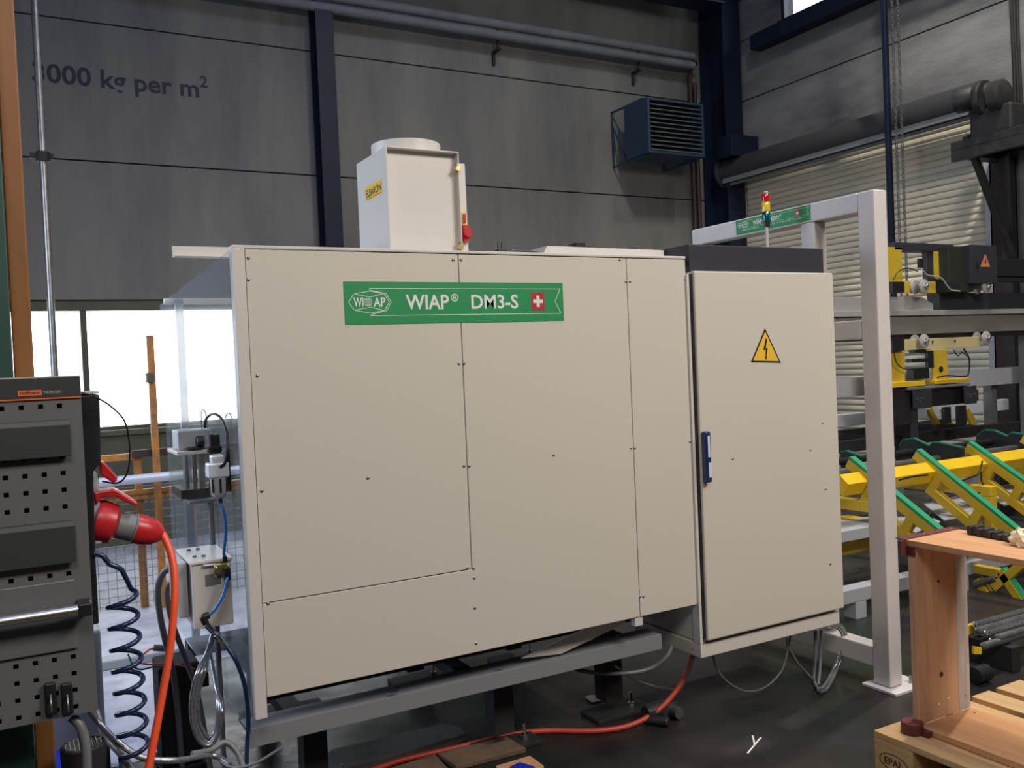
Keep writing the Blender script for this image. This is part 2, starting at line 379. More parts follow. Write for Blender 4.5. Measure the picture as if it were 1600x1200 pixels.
t = thing('heating_pipes', (3, 8.1, 4.8), 'pair of lagged grey pipes running high along the long concrete wall', 'pipes')
for z in (4.865, 4.755):
    CY('pipe', (-1.5, 8.12, z), (7.10, 8.12, z), .045, M['lag'], t, n=16)
for x in (4.55, 6.35):
    bm = NB(); bx(bm, x-.015, x+.015, 8.14, 8.298, 4.62, 4.64); bx(bm, x-.015, x+.015, 8.27, 8.298, 4.5, 4.62); bx(bm, x-.012, x+.012, 8.165, 8.185, 4.64, 4.92); obj('pipe_hanger', bm, M['black'], t)
t = thing('riser_pipes', (7.2, 8.2, 0), 'brown twin riser pipes with a small valve beside the corner column', 'pipes')
for x in (7.13, 7.20): T('pipe', [(x, 8.22, .02), (x, 8.22, 4.6)], .024, M['rust'], t, k=0)
T('elbow', [(7.13, 8.22, 4.6), (7.13, 8.2, 4.74), (7.16, 8.14, 4.80), (7.105, 8.12, 4.80)], .024, M['rust'], t)
bm = NB(); rings(bm, (7.20, 8.14, 4.30), (0, 1, 0), [(0, .03), (.01, .034), (.05, .015), (.06, .014)]); cyl(bm, (7.20, 8.17, 4.2), (7.20, 8.17, 4.4), .014); obj('valve', bm, M['chrome'], t, smooth=40)

t = thing('eaves_beam', (7.5, 5.5, 4.8), 'navy eaves beam running along the right wall under the high window strip', 'beam')
bm = NB(); bx(bm, 7.44, 7.455, 3.0, 7.55, 4.80, 4.96); bx(bm, 7.456, 7.60, 3.0, 7.55, 4.945, 4.96); bx(bm, 7.456, 7.60, 3.0, 7.55, 4.80, 4.815); obj('channel', bm, M['navy'], t, .002)
# unit heater
t = thing('unit_heater', (6.4, 7.9, 3.55), 'blue wall mounted unit heater with horizontal louvres near the corner', 'heater')
hx0, hx1, hy0, hy1, hz0, hz1 = 6.00, 6.77, 7.60, 8.02, 3.56, 4.14
bm = NB(); T0 = .03
bx(bm, hx0, hx0+T0, hy0, hy1, hz0, hz1); bx(bm, hx1-T0, hx1, hy0, hy1, hz0, hz1); bx(bm, hx0+T0, hx1-T0, hy0, hy1, hz0, hz0+.025); bx(bm, hx0+T0, hx1-T0, hy0, hy1, hz1-.025, hz1); bx(bm, hx0+T0, hx1-T0, hy1-.2, hy1-.17, hz0+.025, hz1-.025)
obj('housing', bm, M['heater'], t, .004)
bm = NB(); hx(bm, [V(p) for p in ((hx0+.032, hy0-.005, hz0+.03), (hx1-.032, hy0-.005, hz0+.03), (hx1-.032, hy0+.05, hz0+.058), (hx0+.032, hy0+.05, hz0+.058), (hx0+.032, hy0-.005, hz0+.036), (hx1-.032, hy0-.005, hz0+.036), (hx1-.032, hy0+.05, hz0+.064), (hx0+.032, hy0+.05, hz0+.064))])
s0 = obj('louvre', bm, M['louvre'], t); b0 = WL[s0.name].copy()
for i in range(1, 11): inst(s0, b0+V((0, 0, .0475*i)), t)
for x in (6.03, 6.74):
    bm = NB()
    bar(bm, (x, hy0+.1, hz1+.012), (x, 8.28, hz1+.012), .02, .02); bar(bm, (x, hy0+.1, hz0-.012), (x, 8.28, hz0-.012), .02, .02); bar(bm, (x, 8.28, hz0-.025), (x, 8.28, hz1+.025), .02, .02, V((0, 1, 0)))
    bar(bm, (x, hy1+.01, hz0-.01), (x, 8.27, hz1-.15), .015, .015)
    obj('wall_bracket', bm, M['heater'], t, .001)

# wall conduit at left, hoist post, chains, cable bundle
t = thing('standing_conduit', (.2, 6.3, 0), 'thin grey steel conduit rising to the roof in front of the window', 'pipe')
px0 = P(70, 300, Y=6.4); CY('pipe', (px0.x, 6.4, 0), (px0.x, 6.4, CZ-.01), .022, M['steel'], t)
cz = P(66, 245, Y=6.4).z
bm = NB(); cyl(bm, (px0.x, 6.4, cz-.03), (px0.x, 6.4, cz+.03), .04); bx(bm, px0.x-.075, px0.x+.06, 6.385, 6.415, cz-.015, cz+.02); obj('clamp', bm, M['black'], t, smooth=40)
bm = NB(); bx(bm, 7.07, 7.12, 5.49, 5.53, 0, CZ-.01)
obj('hoist_post', bm, M['navy'], None, .003, label='thin dark upright post in front of the roller door drum', cat='post')
def chain(x, y, z0, z1, label):
    bm = NB(); n = int((z1-z0)/.034)
    for i in range(n):
        c = V((x, y, z0+.017+i*.034)); a = V((1, 0, 0)) if i % 2 else V((0, 1, 0))
        pts = []
        for j in range(8):
            th = 2*PI*j/8; pts.append(c+a*math.cos(th)*.011+V((0, 0, 1))*math.sin(th)*.022)
        m = 4
        for j in range(8):
            cyl(bm, pts[j], pts[(j+1) % 8], .0045, n=4, cap=False)
    return obj('hand_chain', bm, M['steel'], None, label=label, cat='chain', group='hand chains of the roller door')
ca = P(1400, 200, X=7.05); cb = P(1409, 200, X=7.05)
chain(7.05, ca.y, 1.35, 5.0, 'left of two hand chains hanging by the dark post')
chain(7.05, cb.y, 1.35, 5.0, 'right of two hand chains hanging by the dark post')
bm = NB()
for k in range(3): tube(bm, [(WX-.03, 4.63-.03*k+.01*math.sin(z*3+k), z) for z in (3.3, 3.7, 4.1, 4.6, 5.2, 6, 7.9)], .012, 6, 3)
obj('cable_bundle', bm, M['black'], None, smooth=50, label='dark cables running up the right wall above the door motor', cat='cables')

# roller door drive
t = thing('door_drive', (7.1, 4.5, 3.1), 'oily black roller door motor and gearbox on an angled bracket', 'motor')
def q(x, y, X=7.05): return P(x, y, X=X)
a = q(1500, 158); 
bm = NB(); rings(bm, a+V((0, -.02, 0)), (0.12, -1, .03), [(-.05, .05), (-.04, .10), (.10, .10), (.12, .085), (.3, .08), (.3, .05)], 24); obj('motor', bm, M['motor'], t, smooth=40)
c = q(1543, 152); bm = NB(); rings(bm, c, (0, 1, 0), [(0, .14), (.03, .15), (.06, .14)], 24); rings(bm, c-V((0, .16, .02)), (0, 1, 0), [(0, .10), (.02, .13), (.1, .13), (.12, .1)], 24); obj('chain_wheel', bm, M['motor'], t, smooth=40)
d = q(1560, 185); bm = NB(); bx(bm, 7.0, 7.3, d.y-.14, d.y+.22, d.z-.12, d.z+.1); obj('gearbox', bm, M['motor'], t, .02)
p1, p2 = q(1490, 205), q(1598, 200)
bm = NB(); bx(bm, 7.0, 7.6, p2.y-.1, p1.y, 3.02, 3.09); bx(bm, 7.0, 7.05, p2.y-.1, p1.y, 2.93, 3.02); bx(bm, 7.02, 7.6, p1.y-.13, p1.y, 2.96, 3.02); obj('shelf_bracket', bm, M['motor'], t, .006)
bm = NB(); bar(bm, q(1510, 212), P(1582, 402, X=7.5), .05, .05); obj('strut', bm, M['motor'], t, .003)
bm = NB(); u1 = P(1568, 240, X=7.5).y; bx(bm, 7.48, 7.56, u1-.06, u1+.03, .0, 3.02); obj('upright', bm, M['motor'], t, .003)

# ================================================================== COLUMN AND PEG PANEL AT LEFT
t = thing('crane_column', (-.1, 2.6, 0), 'old green and orange painted steel column behind the perforated panel', 'column')
cxr = P(52, 560, Y=2.5).x; cxm = P(20, 560, Y=2.42).x
bm = NB(); bx(bm, -.45, cxm, 2.42, 2.44, 0, CZ-.01); bx(bm, -.30, -.28, 2.44, 2.60, 0, CZ-.01); bx(bm, -.45, cxm-.01, 2.60, 2.62, 0, CZ-.01)
obj('channel', bm, M['greencol'], t, .003, label='green painted channel')
bm = NB(); bx(bm, cxm+.001, cxr, 2.47, 2.56, 0, CZ-.01); obj('strip', bm, M['orange'], t, .004, label='orange painted strip with chipped edge')

t = thing('tool_panel', (0, 2.27, .62), 'grey perforated tool panel with dark rails and chrome bar at the left edge', 'panel')
YP = 2.27
xr = P(125, 588, Y=YP).x; zt = P(125, 588, Y=YP).z; xl = -.62; zb = P(152, 1110, Y=YP).z
h0 = P(93, 634, Y=YP); pit = .038; hs = .0052
bm = NB()
xs_h = [h0.x-pit*i for i in range(-0, 17)][::-1]; zs_h = [h0.z-pit*i for i in range(0, 19)][::-1]
zs_h = [z for z in zs_h if z > zb+.012]
xb = [xl]+[v for x in xs_h for v in (x-hs, x+hs)]+[xr]; zbk = [zb]+[v for z in zs_h for v in (z-hs, z+hs)]+[zt-.045]
grid = {}
def gv(i, j):
    if (i, j) not in grid: grid[(i, j)] = bm.verts.new((xb[i], YP, zbk[j]))
    return grid[(i, j)]
for i in range(len(xb)-1):
    for j in range(len(zbk)-1):
        if i % 2 == 1 and j % 2 == 1: continue
        bm.faces.new((gv(i, j), gv(i+1, j), gv(i+1, j+1), gv(i, j+1)))
r = bmesh.ops.extrude_face_region(bm, geom=bm.faces[:])
for g_ in r['geom']:
    if isinstance(g_, bmesh.types.BMVert): g_.co.y += .0025
obj('perforated_sheet', bm, M['peg'], t)
bm = NB(); bx(bm, xr-.003, xr, YP+.003, YP+.03, zb, zt); bx(bm, xl, xr-.003, YP+.003, YP+.03, zb, zb+.003); obj('folded_edge', bm, M['peg'], t)
B('backing_sheet', (xl, xr-.004, YP+.031, YP+.034, zb, zt), M['black'], t, 0)
zl = P(125, 619, Y=YP).z
B('header', (xl, xr, YP-.004, YP+.003, zl, zt), M['pegd'], t, .001, label='dark grey header strip')
B('header_edge', (xl, xr, YP-.0042, YP+.03, zt+.0002, zt+.003), M['greyl'], t, 0)
B('accent_line', (xl, xr, YP-.0046, YP+.001, zl-.003, zl), M['label_orange'], t, 0, label='orange accent line')
la, lb = P(28, 620, Y=YP), P(65, 609, Y=YP)
lab = B('badge', (la.x, lb.x, YP-.0055, YP-.0041, la.z+.001, lb.z), M['label_orange'], t, 0, label='orange badge with dark lettering')
text('lettering', 'Hoffmann', (la.x+.004, YP-.0056, la.z+.004), (1, 0, 0), (0, 0, 1), lb.x-la.x-.008, (lb.z-la.z)*.55, M['rust'], lab, .02, .0003)
text('lettering', 'THE SYSTEM', (lb.x+.003, YP-.0042, la.z+.004), (1, 0, 0), (0, 0, 1), .034, .006, M['greyl'], t, .01, .0003)
for (ya, yb, xx) in ((655, 712, 109), (813, 878, 117)):
    p, q_ = P(xx, ya, Y=YP-.02), P(xx, yb, Y=YP-.02)
    bm = NB(); prism(bm, [(xl, YP-.001, p.z), (xl, YP-.016, p.z-.001), (xl, YP-.020, p.z-.012), (xl, YP-.022, q_.z), (xl, YP-.016, q_.z), (xl, YP-.001, q_.z+.02)], (p.x-xl, 0, 0))
    obj('rail', bm, M['pegd'], t, .001, label='dark grey slotted bin rail')
bp0, bp1 = P(116, 905, Y=YP-.006), P(122, 1012, Y=YP-.006)
B('blank_plate', (xl, bp1.x, YP-.008, YP-.001, bp1.z, bp0.z), M['peg'], t, .002)
b0_, b1_ = P(122, 953, Y=YP-.05), P(143, 953, Y=YP-.02)
bm = NB(); cyl(bm, (xl, YP-.05, b0_.z), (b0_.x, YP-.05, b0_.z), .0125, n=20); obj('chrome_bar', bm, mat('brushed_bar', (.62, .58, .5), .32, 1), t, smooth=40, label='chrome hanging bar')
B('bar_holder', (b0_.x, b0_.x+.028, YP-.064, YP-.001, b0_.z-.014, b0_.z+.014), M['dark'], t, .003)
for xx in (79, 105):
    p = P(xx, 1092, Y=YP-.01)
    h = B('clip', (p.x-.012, p.x+.012, YP-.014, YP-.001, p.z-.036, p.z+.036), M['dark'], t, .004)
    bm = NB(); tube(bm, [(p.x, YP-.012, p.z+.01), (p.x, YP-.03, p.z-.0), (p.x, YP-.034, p.z-.02), (p.x, YP-.024, p.z-.024)], .0025, 8); obj('hook', bm, M['steel'], h, smooth=50)

# socket box with plug
t = thing('socket_box', (.2, 2.4, .9), 'black and grey power socket box hanging behind the perforated panel', 'box')
s1, s2 = P(158, 616, Y=2.36), P(158, 722, Y=2.36)
xa = xr+.006
bm = NB(); prism(bm, [(xa-.12, 2.36, s1.z+.001), (s1.x-.003, 2.36, s1.z), (s2.x, 2.36, s2.z), (P(146, 738, Y=2.36).x, 2.36, P(146, 738, Y=2.36).z), (xa+.012, 2.36, .98), (xa+.012, 2.36, .82), (xa-.12, 2.36, .82)], (0, .18, 0))
obj('body', bm, M['dark'], t, .004)
B('cap', (xa-.12, s1.x-.004, 2.355, 2.545, s1.z+.002, s1.z+.008), M['greyl'], t, .001, label='pale top cap')
g1, g2 = P(147, 735, Y=2.4), P(157, 850, Y=2.4)
B('socket_block', (xa+.013, g2.x+.004, 2.40, 2.52, g2.z, g1.z-.01), M['greyl'], t, .004, label='pale grey socket block')
def lidp(pts, y, th, nm):
    bm = NB(); prism(bm, [P(a, b, Y=y) for a, b in pts], (0, th, 0)); return obj(nm, bm, M['red'], t, .004)
lidp([(157, 723), (163, 722), (184, 745), (183, 752), (177, 755), (157, 742)], 2.39, .07, 'socket_lid')
lidp([(146, 769), (178, 764), (186, 767), (216, 786), (214, 792), (208, 790), (180, 776), (160, 778), (150, 790)], 2.39, .07, 'plug_latch')
a, b = P(146, 812, Y=2.43), P(177, 816, Y=2.43); dd = (P(240, 832, Y=2.43)-a).normalized()
bm = NB(); rings(bm, a, dd, [(0, .050), (.01, .054), (.045, .050), (.055, .034)], 24); obj('socket_flange', bm, M['red'], t, smooth=35)
plug = thing('power_plug', a+dd*.06, 'red and grey industrial power plug pushed into the socket box', 'plug')
bm = NB(); rings(bm, a+dd*.0555, dd, [(0, .033), (.038, .034), (.040, .037), (.044, .037)], 24); obj('ring', bm, M['grey'], plug, smooth=35, label='grey plug ring')
bm = NB(); rings(bm, a+dd*.1, dd, [(0, .038), (.022, .037), (.045, .031), (.062, .020), (.070, .012)], 24); obj('body', bm, M['red'], plug, smooth=50)
T('orange_hose', [P(243, 826, Y=2.43), P(256, 838, Y=2.42), P(268, 868, Y=2.40), P(273, 905, Y=2.38), P(272, 950, Y=2.36), P(265, 1020, Y=2.34), P(252, 1095, Y=2.32), P(240, 1160, Y=2.30), P(226, 1225, Y=2.28), P(200, 1290, Y=2.24), P(150, 1340, Y=2.3)],
  .0095, M['cable_orange'], None, 12, label='thick orange power cable hanging from the red plug', cat='cable')
T('thin_cable', [P(128, 614, Y=2.30), P(148, 620, Y=2.31), P(172, 634, Y=2.32), P(194, 657, Y=2.33), P(202, 690, Y=2.34), P(202, 725, Y=2.34), P(195, 746, Y=2.35), P(182, 755, Y=2.36), P(160, 752, Y=2.38)], .0022, M['dark'], None, 8,
  label='thin black lead looping beside the perforated panel', cat='cable')
# coiled hose
bm = NB(); pts = [P(146, 866, Y=2.36), P(160, 868, Y=2.36), P(172, 882, Y=2.36), P(190, 890, Y=2.36)]
turns = 7.6; n = int(turns*14)
c0, c1 = P(190, 925, Y=2.38), P(210, 1178, Y=2.38)
for i in range(n):
    f = i/(n-1); th = 2*PI*turns*f+PI*.25
    fz = f
    c = c0.lerp(c1, fz); rr = .033
    pts.append(c+V((math.sin(th)*rr, math.cos(th)*rr, 0)))
pts += [P(190, 1205, Y=2.35), P(170, 1240, Y=2.3)]
tube(bm, pts, .0062, 8, 2)
obj('coiled_hose', bm, M['hose_navy'], None, smooth=60, label='navy spiral air hose hanging beside the perforated panel', cat='hose')

# fence
FY = 5.9
t = thing('safety_fence', (.5, FY, 0), 'orange railing with wire mesh in front of the window wall', 'fence')
def FP(x, y): return P(x, y, Y=FY)
pole = P(243, 700, Y=FY-.05)
bm = NB(); bx(bm, pole.x-.02, pole.x+.02, FY-.07, FY-.03, 0, P(245, 524, Y=FY-.05).z); obj('tall_pole', bm, M['fence'], t, .003)
pb = P(236, 590, Y=FY-.05); B('switch_box', (pb.x-.03, pb.x+.01, FY-.10, FY-.03, pb.z-.03, pb.z+.03), M['olive'], t, .003)
z1 = FP(210, 713).z; z2 = FP(210, 773).z
B('top_rail', (-1.0, P(205, 700, Y=FY).x, FY-.02, FY+.02, z1-.02, z1+.02), M['fence'], t, .003)
B('top_rail', (P(205, 700, Y=FY).x+.001, 1.9, FY-.018, FY+.018, z1-.008, z1+.036), M['rust'], t, .003, label='rusty brown rail section')
B('mid_rail', (-1.0, 1.9, FY-.02, FY+.02, z2-.03, z2+.03), M['fence'], t, .003)
for px_ in (218, 118, 300): 
    xx = FP(px_, 760).x; B('post', (xx-.022, xx+.022, FY+.021, FY+.06, 0, z1+.018), M['fence'], t, .003)
bm = NB(); xA, xB = -1.0, 1.9
for i in range(59): x = xA+.05*i; bx(bm, x-.0017, x+.0017, FY-.028, FY-.0245, .03, z2)
for i in range(15): z = .05+.05*i; bx(bm, xA, xB, FY-.0244, FY-.0215, z-.0017, z+.0017)
obj('wire_mesh', bm, M['steel'], t, kind='stuff')
sz = P(210, 749, Y=FY-.2).z; CY('guard_pipe', (-1.0, FY-.2, sz), (1.9, FY-.2, sz), .028, M['alu'], t, n=14, label='silver guard pipe')
bm = NB()
for x in (-.9, 1.8): bx(bm, x-.015, x+.015, FY-.19, FY-.03, sz-.02, sz+.02)
obj('pipe_clip', bm, M['fence'], t)
B('floor_trough', (-1.0, 2.0, 4.75, 4.86, .002, .045), M['greyl'], None, .006, label='long pale floor cable trough running behind the fenced aisle', cat='trough')

# ================================================================== THE MACHINE
D = 2.62
X0, X1, ZB, ZT = .602, 2.215, .465, 1.757
t = thing('machine_enclosure', (1.3, 3.1, .41), 'long cream sheet metal machine enclosure with a green nameplate', 'machine')
xs1, xs2 = P(729, 700, Y=D).x, P(990, 700, Y=D).x
zs = P(600, 912, Y=D).z
e = .0015
B('access_panel', (X0+e, xs1-e, D, D+.02, zs+e, ZT), M['cream'], t, .0015, label='upper left access panel')
bm = NB(); prism(bm, [(X0+e, D, ZB), (xs2-e, D, ZB), (xs2-e, D, ZT), (xs1+e, D, ZT), (xs1+e, D, zs-e), (X0+e, D, zs-e)], (0, .02, 0)); obj('front_panel', bm, M['cream'], t, .0015, label='L-shaped front panel')
B('end_panel', (xs2+e, X1, D, D+.02, ZB, ZT), M['cream'], t, .0015, label='narrow panel beside the cabinet')
B('corner_post', (.566, X0-e, D-.006, D+.04, .408, ZT+.002), M['cream2'], t, .002)
B('panel_backing', (X0, X1, D+.021, D+.024, ZB+.005, ZT-.005), M['black'], t, 0)
B('top_edge', (.566, X1, D-.004, D+.05, ZT+.0025, ZT+.012), M['cream2'], t, .002)
lx = P(998, 975, Y=D+.01).x; B('lower_tab', (lx-.02, lx+.015, D+.005, D+.03, ZB-.035, ZB-.001), M['cream2'], t, .002)
B('top_cover', (1.0, X1, D+.051, 3.95, ZT-.03, ZT+.010), M['cream2'], t, .002)
B('rear_post', (2.18, 2.21, 3.9, 3.94, .41, ZT-.031), M['cream2'], t, .002)
bm = NB(); rings(bm, (0, 0, 0), (0, -1, 0), [(0, .005), (.0015, .005), (.0035, .003), (.004, .0012)], 10)
scr = None
for (x, y) in ((402, 587), (409, 767), (575, 747), (708, 406), (720, 406), (717, 568), (725, 568), (725, 728), (733, 728), (730, 887), (740, 888), (741, 903), (742, 950), (744, 1005),
               (865, 711), (978, 440), (984, 440), (986, 700), (992, 700), (1000, 932), (1005, 932), (419, 943), (1070, 436), (1078, 690), (388, 403), (388, 437), (968, 406)):
    p = P(x, y, Y=D)
    if scr is None:
        scr = obj('screw', bm, M['steel'], t, smooth=40); off = WL[scr.name].copy(); scr.location = p+off-wl(t); WL[scr.name] = p+off
    else: inst(scr, p+off, t)
# nameplate
na, nb = P(536, 438.5, Y=D), P(881, 502, Y=D)
NX0, NX1, NZ0, NZ1 = na.x, nb.x, P(700, 504.5, Y=D).z, P(700, 441, Y=D).z
def nameplate(o, xd, w_, h_, parent, txt, boldtxt, extra=None):
    """green plate: o = lower left corner, xd = reading direction, plate faces xd x Z"""
    xd = V(xd); u = V((0, 0, 1)); nn = xd.cross(u)
    def W(a, b, k=.0016): return V(o)+xd*a*w_+u*b*h_+nn*k
    bm = NB(); prism(bm, [W(0, 0, 0), W(1, 0, 0), W(1, 1, 0), W(0, 1, 0)], nn*.0015)
    pl = obj('nameplate', bm, M['sign_green'], parent, label='green nameplate with white lettering')
    lines = NB(); th = h_*.014
    top, bot = (.84, .20) if not extra else (.86, .40)
    mid = (top+bot)/2
    def ln(a, b, f=1):
        bar(lines, W(*a), W(*b), th*f, .0006, nn)
    ln((.105, top), (.985, top)); ln((.985, top), (.957, mid)); ln((.957, mid), (.985, bot)); ln((.985, bot), (.105, bot))
    c = .105; k = (top-bot)/.64
    def L(pts):
        for p, q in zip(pts, pts[1:]): ln((c+p[0], mid+p[1]*k), (c+q[0], mid+q[1]*k))
    L([(0, .32), (0, .28), (.068, .20), (.088, 0), (.068, -.20), (.0, -.30), (0, -.32)])
    L([(-.088, 0), (-.066, .19), (0, .26), (.058, .20), (.08, 0), (.058, -.20), (0, -.26), (-.066, -.19), (-.088, 0)])
    L([(-.066, .19), (0, .12), (.058, .20)]); L([(-.066, -.19), (0, -.12), (.058, -.20)])
    obj('emblem_outline', lines, M['sign_white'], pl, label='white outline of banner and lozenge emblem')
    hh = .22*k
    text('lettering', 'WI', W(.105-.068, mid-hh/2, .0016), xd, u, .040*w_, hh*h_, M['sign_white'], pl, .018)
    text('lettering', 'AP', W(.105+.014, mid-hh/2, .0016), xd, u, .050*w_, hh*h_, M['sign_white'], pl, .018)
    gl = NB(); R_ = .075*h_*k*1.3
    ce = W(.105-.009, mid)
    def circ(rx, rz):
        for i in range(16):
            a0, a1 = 2*PI*i/16, 2*PI*(i+1)/16
            bar(gl, ce+xd*rx*math.cos(a0)+u*rz*math.sin(a0), ce+xd*rx*math.cos(a1)+u*rz*math.sin(a1), th*.9, .0006, nn)
    circ(R_, R_); circ(R_*.45, R_); 
    for z in (-.5, 0, .5):
        bar(gl, ce-xd*R_*math.sqrt(1-z*z)+u*R_*z, ce+xd*R_*math.sqrt(1-z*z)+u*R_*z, th*.9, .0006, nn)
    bar(gl, ce-u*R_, ce+u*R_, th*.9, .0006, nn)
    obj('globe', gl, M['sign_white'], pl, label='white line globe')
    fs = .46*k if not extra else .44
    cxx = .87 if not extra else .84
    hw = fs*h_/w_/2*(.85)
    bm = NB(); prism(bm, [W(cxx-hw, mid-fs/2), W(cxx+hw, mid-fs/2), W(cxx+hw, mid+fs/2), W(cxx-hw, mid+fs/2)], nn*.0006); obj('flag', bm, M['redsign'], pl, label='red square with white cross')
    bm = NB(); a = fs*h_*.32; b = fs*h_*.10; cc = W(cxx, mid, .0023)
    prism(bm, [cc+xd*x+u*z for x, z in ((-b, -a), (b, -a), (b, -b), (a, -b), (a, b), (b, b), (b, a), (-b, a), (-b, b), (-a, b), (-a, -b), (-b, -b))], nn*.0005); obj('cross', bm, M['sign_white'], pl)
    for (s, a, b, ww, h1, bo) in txt:
        text('lettering', s, W(a, b, .0016), xd, u, ww*w_, h1*h_, M['sign_white'], pl, bo)
    return pl
nameplate((NX0, D-.0003, NZ0), (1, 0, 0), NX1-NX0, NZ1-NZ0, t,
          [('WIAP', .255, .335, .190, .36, .018), ('DM3-S', .548, .335, .223, .36, .018), ('®', .455, .52, .034, .20, .008)], None)
# side sheet and brow
bm = NB(); sx = .556
prism(bm, [(sx, D, .36), (sx, 3.98, .36), (sx, 3.98, P(260, 470, X=sx).z-.004), (sx, 2.625, 1.752)], (.004, 0, 0)); obj('side_sheet', bm, M['sheet'], t, label='clear plastic side sheet')
bm = NB(); bx(bm, .462, 1.0, 2.98, 2.983, 1.775, 1.812); bx(bm, .462, 1.0, 2.94, 2.98, 1.775, 1.778); obj('brow', bm, M['cream2'], t, .001, label='cream angle sticking out at the top corner')
B('rear_stand', (.60, .63, 3.86, 3.89, .30, 1.72), M['steel'], t, .002)
B('rear_top_rail', (.564, 1.0, 3.9, 3.93, 1.70, 1.725), M['cream2'], t, .002)
# inner machine body
B('bed', (1.15, 2.1, 2.98, 3.8, .38, 1.45), M['grey'], t, .02)
CY('bellows', (.61, 2.86, .43), (2.1, 2.86, .43), .058, M['black'], t, n=20, label='black round cover under the front panel')
bz0, bz1 = .297, .352
M['rail'] = mat('rail_grey', (.21, .21, .225), .5)
bm = NB(); bx(bm, .56, 2.10, 2.70, 2.705, bz0, bz1); bx(bm, .56, 2.10, 2.705, 2.80, bz1-.004, bz1); bx(bm, .56, 2.10, 2.705, 2.80, bz0, bz0+.004); obj('base_rail', bm, M['rail'], t, .001, label='grey channel rail along the base')
bm = NB(); bx(bm, .56, 2.10, 3.72, 3.80, bz0, bz1)
for x in (.7, 1.3, 1.95): bx(bm, x, x+.06, 2.801, 3.719, bz0+.01, bz1-.01)
obj('cross_rail', bm, M['black'], t)
for (x, y) in ((617, 1076), (786, 1034)):
    p = P(x, y, Y=2.69); B('bracket', (p.x-.012, p.x+.012, 2.69, 2.70, p.z-.012, bz1+.02), M['dark'], t, .001)
bm = NB(); p = P(903, 985, Y=2.69); prism(bm, [(1.50, 2.712, .375), (1.92, 2.712, .462), (1.95, 2.712, .42), (1.66, 2.712, .36)], (0, .012, 0)); obj('sloped_lip', bm, M['cream2'], t, .002)
for (x, y) in ((1.50, 2.9), (.82, 2.95), (2.0, 2.92), (1.5, 3.72), (.85, 3.72), (2.0, 3.72)):
    B('leg', (x-.04, x+.04, y-.04, y+.04, .06, bz0), M['black'], t, .003)
    B('foot_plate', (x-.10, x+.14, y-.07, y+.06, .001, .018), M['black'], t, .003)
    bm = NB(); cyl(bm, (x+.09, y-.02, .018), (x+.09, y-.02, .035), .014, n=6); cyl(bm, (x+.09, y-.02, .035), (x+.09, y-.02, .075), .006, n=8); obj('levelling_bolt', bm, M['chrome'], t)

# cabinet
t = thing('electrical_cabinet', (2.58, 2.75, .26), 'cream electrical cabinet with yellow warning triangle and blue handle', 'cabinet')
cx0, cx1, cz0, cz1 = 2.226, 2.952, .33, 1.712
B('body', (cx0, cx1, D+.0, 3.02, cz0-.015, cz1-.003), M['cream'], t, .003)
bm = NB(); bx(bm, cx0-.015, cx1+.006, D-.01, 3.02, .262, .312); bx(bm, cx0-.015, cx0-.002, D-.01, D+.03, .313, 1.70); obj('base_channel', bm, M['cream2'], t, .002, label='cream base channel')
bm = NB(); bx(bm, cx0+.004, cx1+.012, D-.032, D-.001, cz0, cz1); dr = obj('door', bm, M['cream'], t, .005)
bm = NB(); bx(bm, cx0-.001, cx0+.0035, D-.02, D-.003, cz0+.005, cz1-.01); obj('gasket', bm, M['dark'], t)
hp = P(1104, 714, Y=D-.045); bm = NB(); prism(bm, [(hp.x+a, D-.06+b, hp.z-.095) for a, b in ((-.012, .0), (.012, 0), (.014, .027), (-.014, .027))], (0, 0, .19)); obj('handle', bm, mat('handle_blue', (.012, .025, .12), .3), dr, .006, label='dark blue handle')
bm = NB(); bx(bm, hp.x-.004, hp.x+.010, D-.0615, D-.06, hp.z-.075, hp.z-.02); bx(bm, hp.x-.005, hp.x+.005, D-.0612, D-.06, hp.z+.0, hp.z+.08); obj('handle_inlay', bm, M['alu'], dr)
tri = [P(1173, 566, Y=D-.032), P(1220, 567, Y=D-.032), P(1195, 513, Y=D-.032)]
def wtri(pts, par, ext, nn):
    c = sum(pts, V())/3
    bm = NB(); prism(bm, pts, nn*.001); s = obj('warning_sign', bm, M['dark'], par, label='yellow electrical hazard triangle')
    bm = NB(); prism(bm, [c+(p-c)*.86+nn*.001 for p in pts], nn*.0005); obj('sign_face', bm, M['yel_sign'], s)
    xd = (pts[1]-pts[0]).normalized(); h = (pts[2]-c).length; u = V((0, 0, 1))
    o = c+nn*.0016+u*h*.02
    bm = NB(); prism(bm, [o+xd*a*h+u*b*h for a, b in ((.02, .55), (-.14, .02), (-.0, .04), (-.04, -.30), (-.09, -.26), (.0, -.42), (.05, -.24), (.01, -.27), (.12, .12), (.0, .10), (.10, .50))], nn*.0004); obj('lightning_bolt', bm, M['dark'], s)
wtri(tri, dr, 0, V((0, -1, 0)))
for (x, y) in ((1285, 660), (1266, 703), (1145, 717), (1290, 764), (1297, 881)):
    p = P(x, y, Y=D-.032); inst(scr, p+off, dr)
B('top_plinth', (2.236, 2.948, D+.0, 3.0, cz1-.002, 1.815), M['plinth'], t, .003, label='anthracite top plinth')
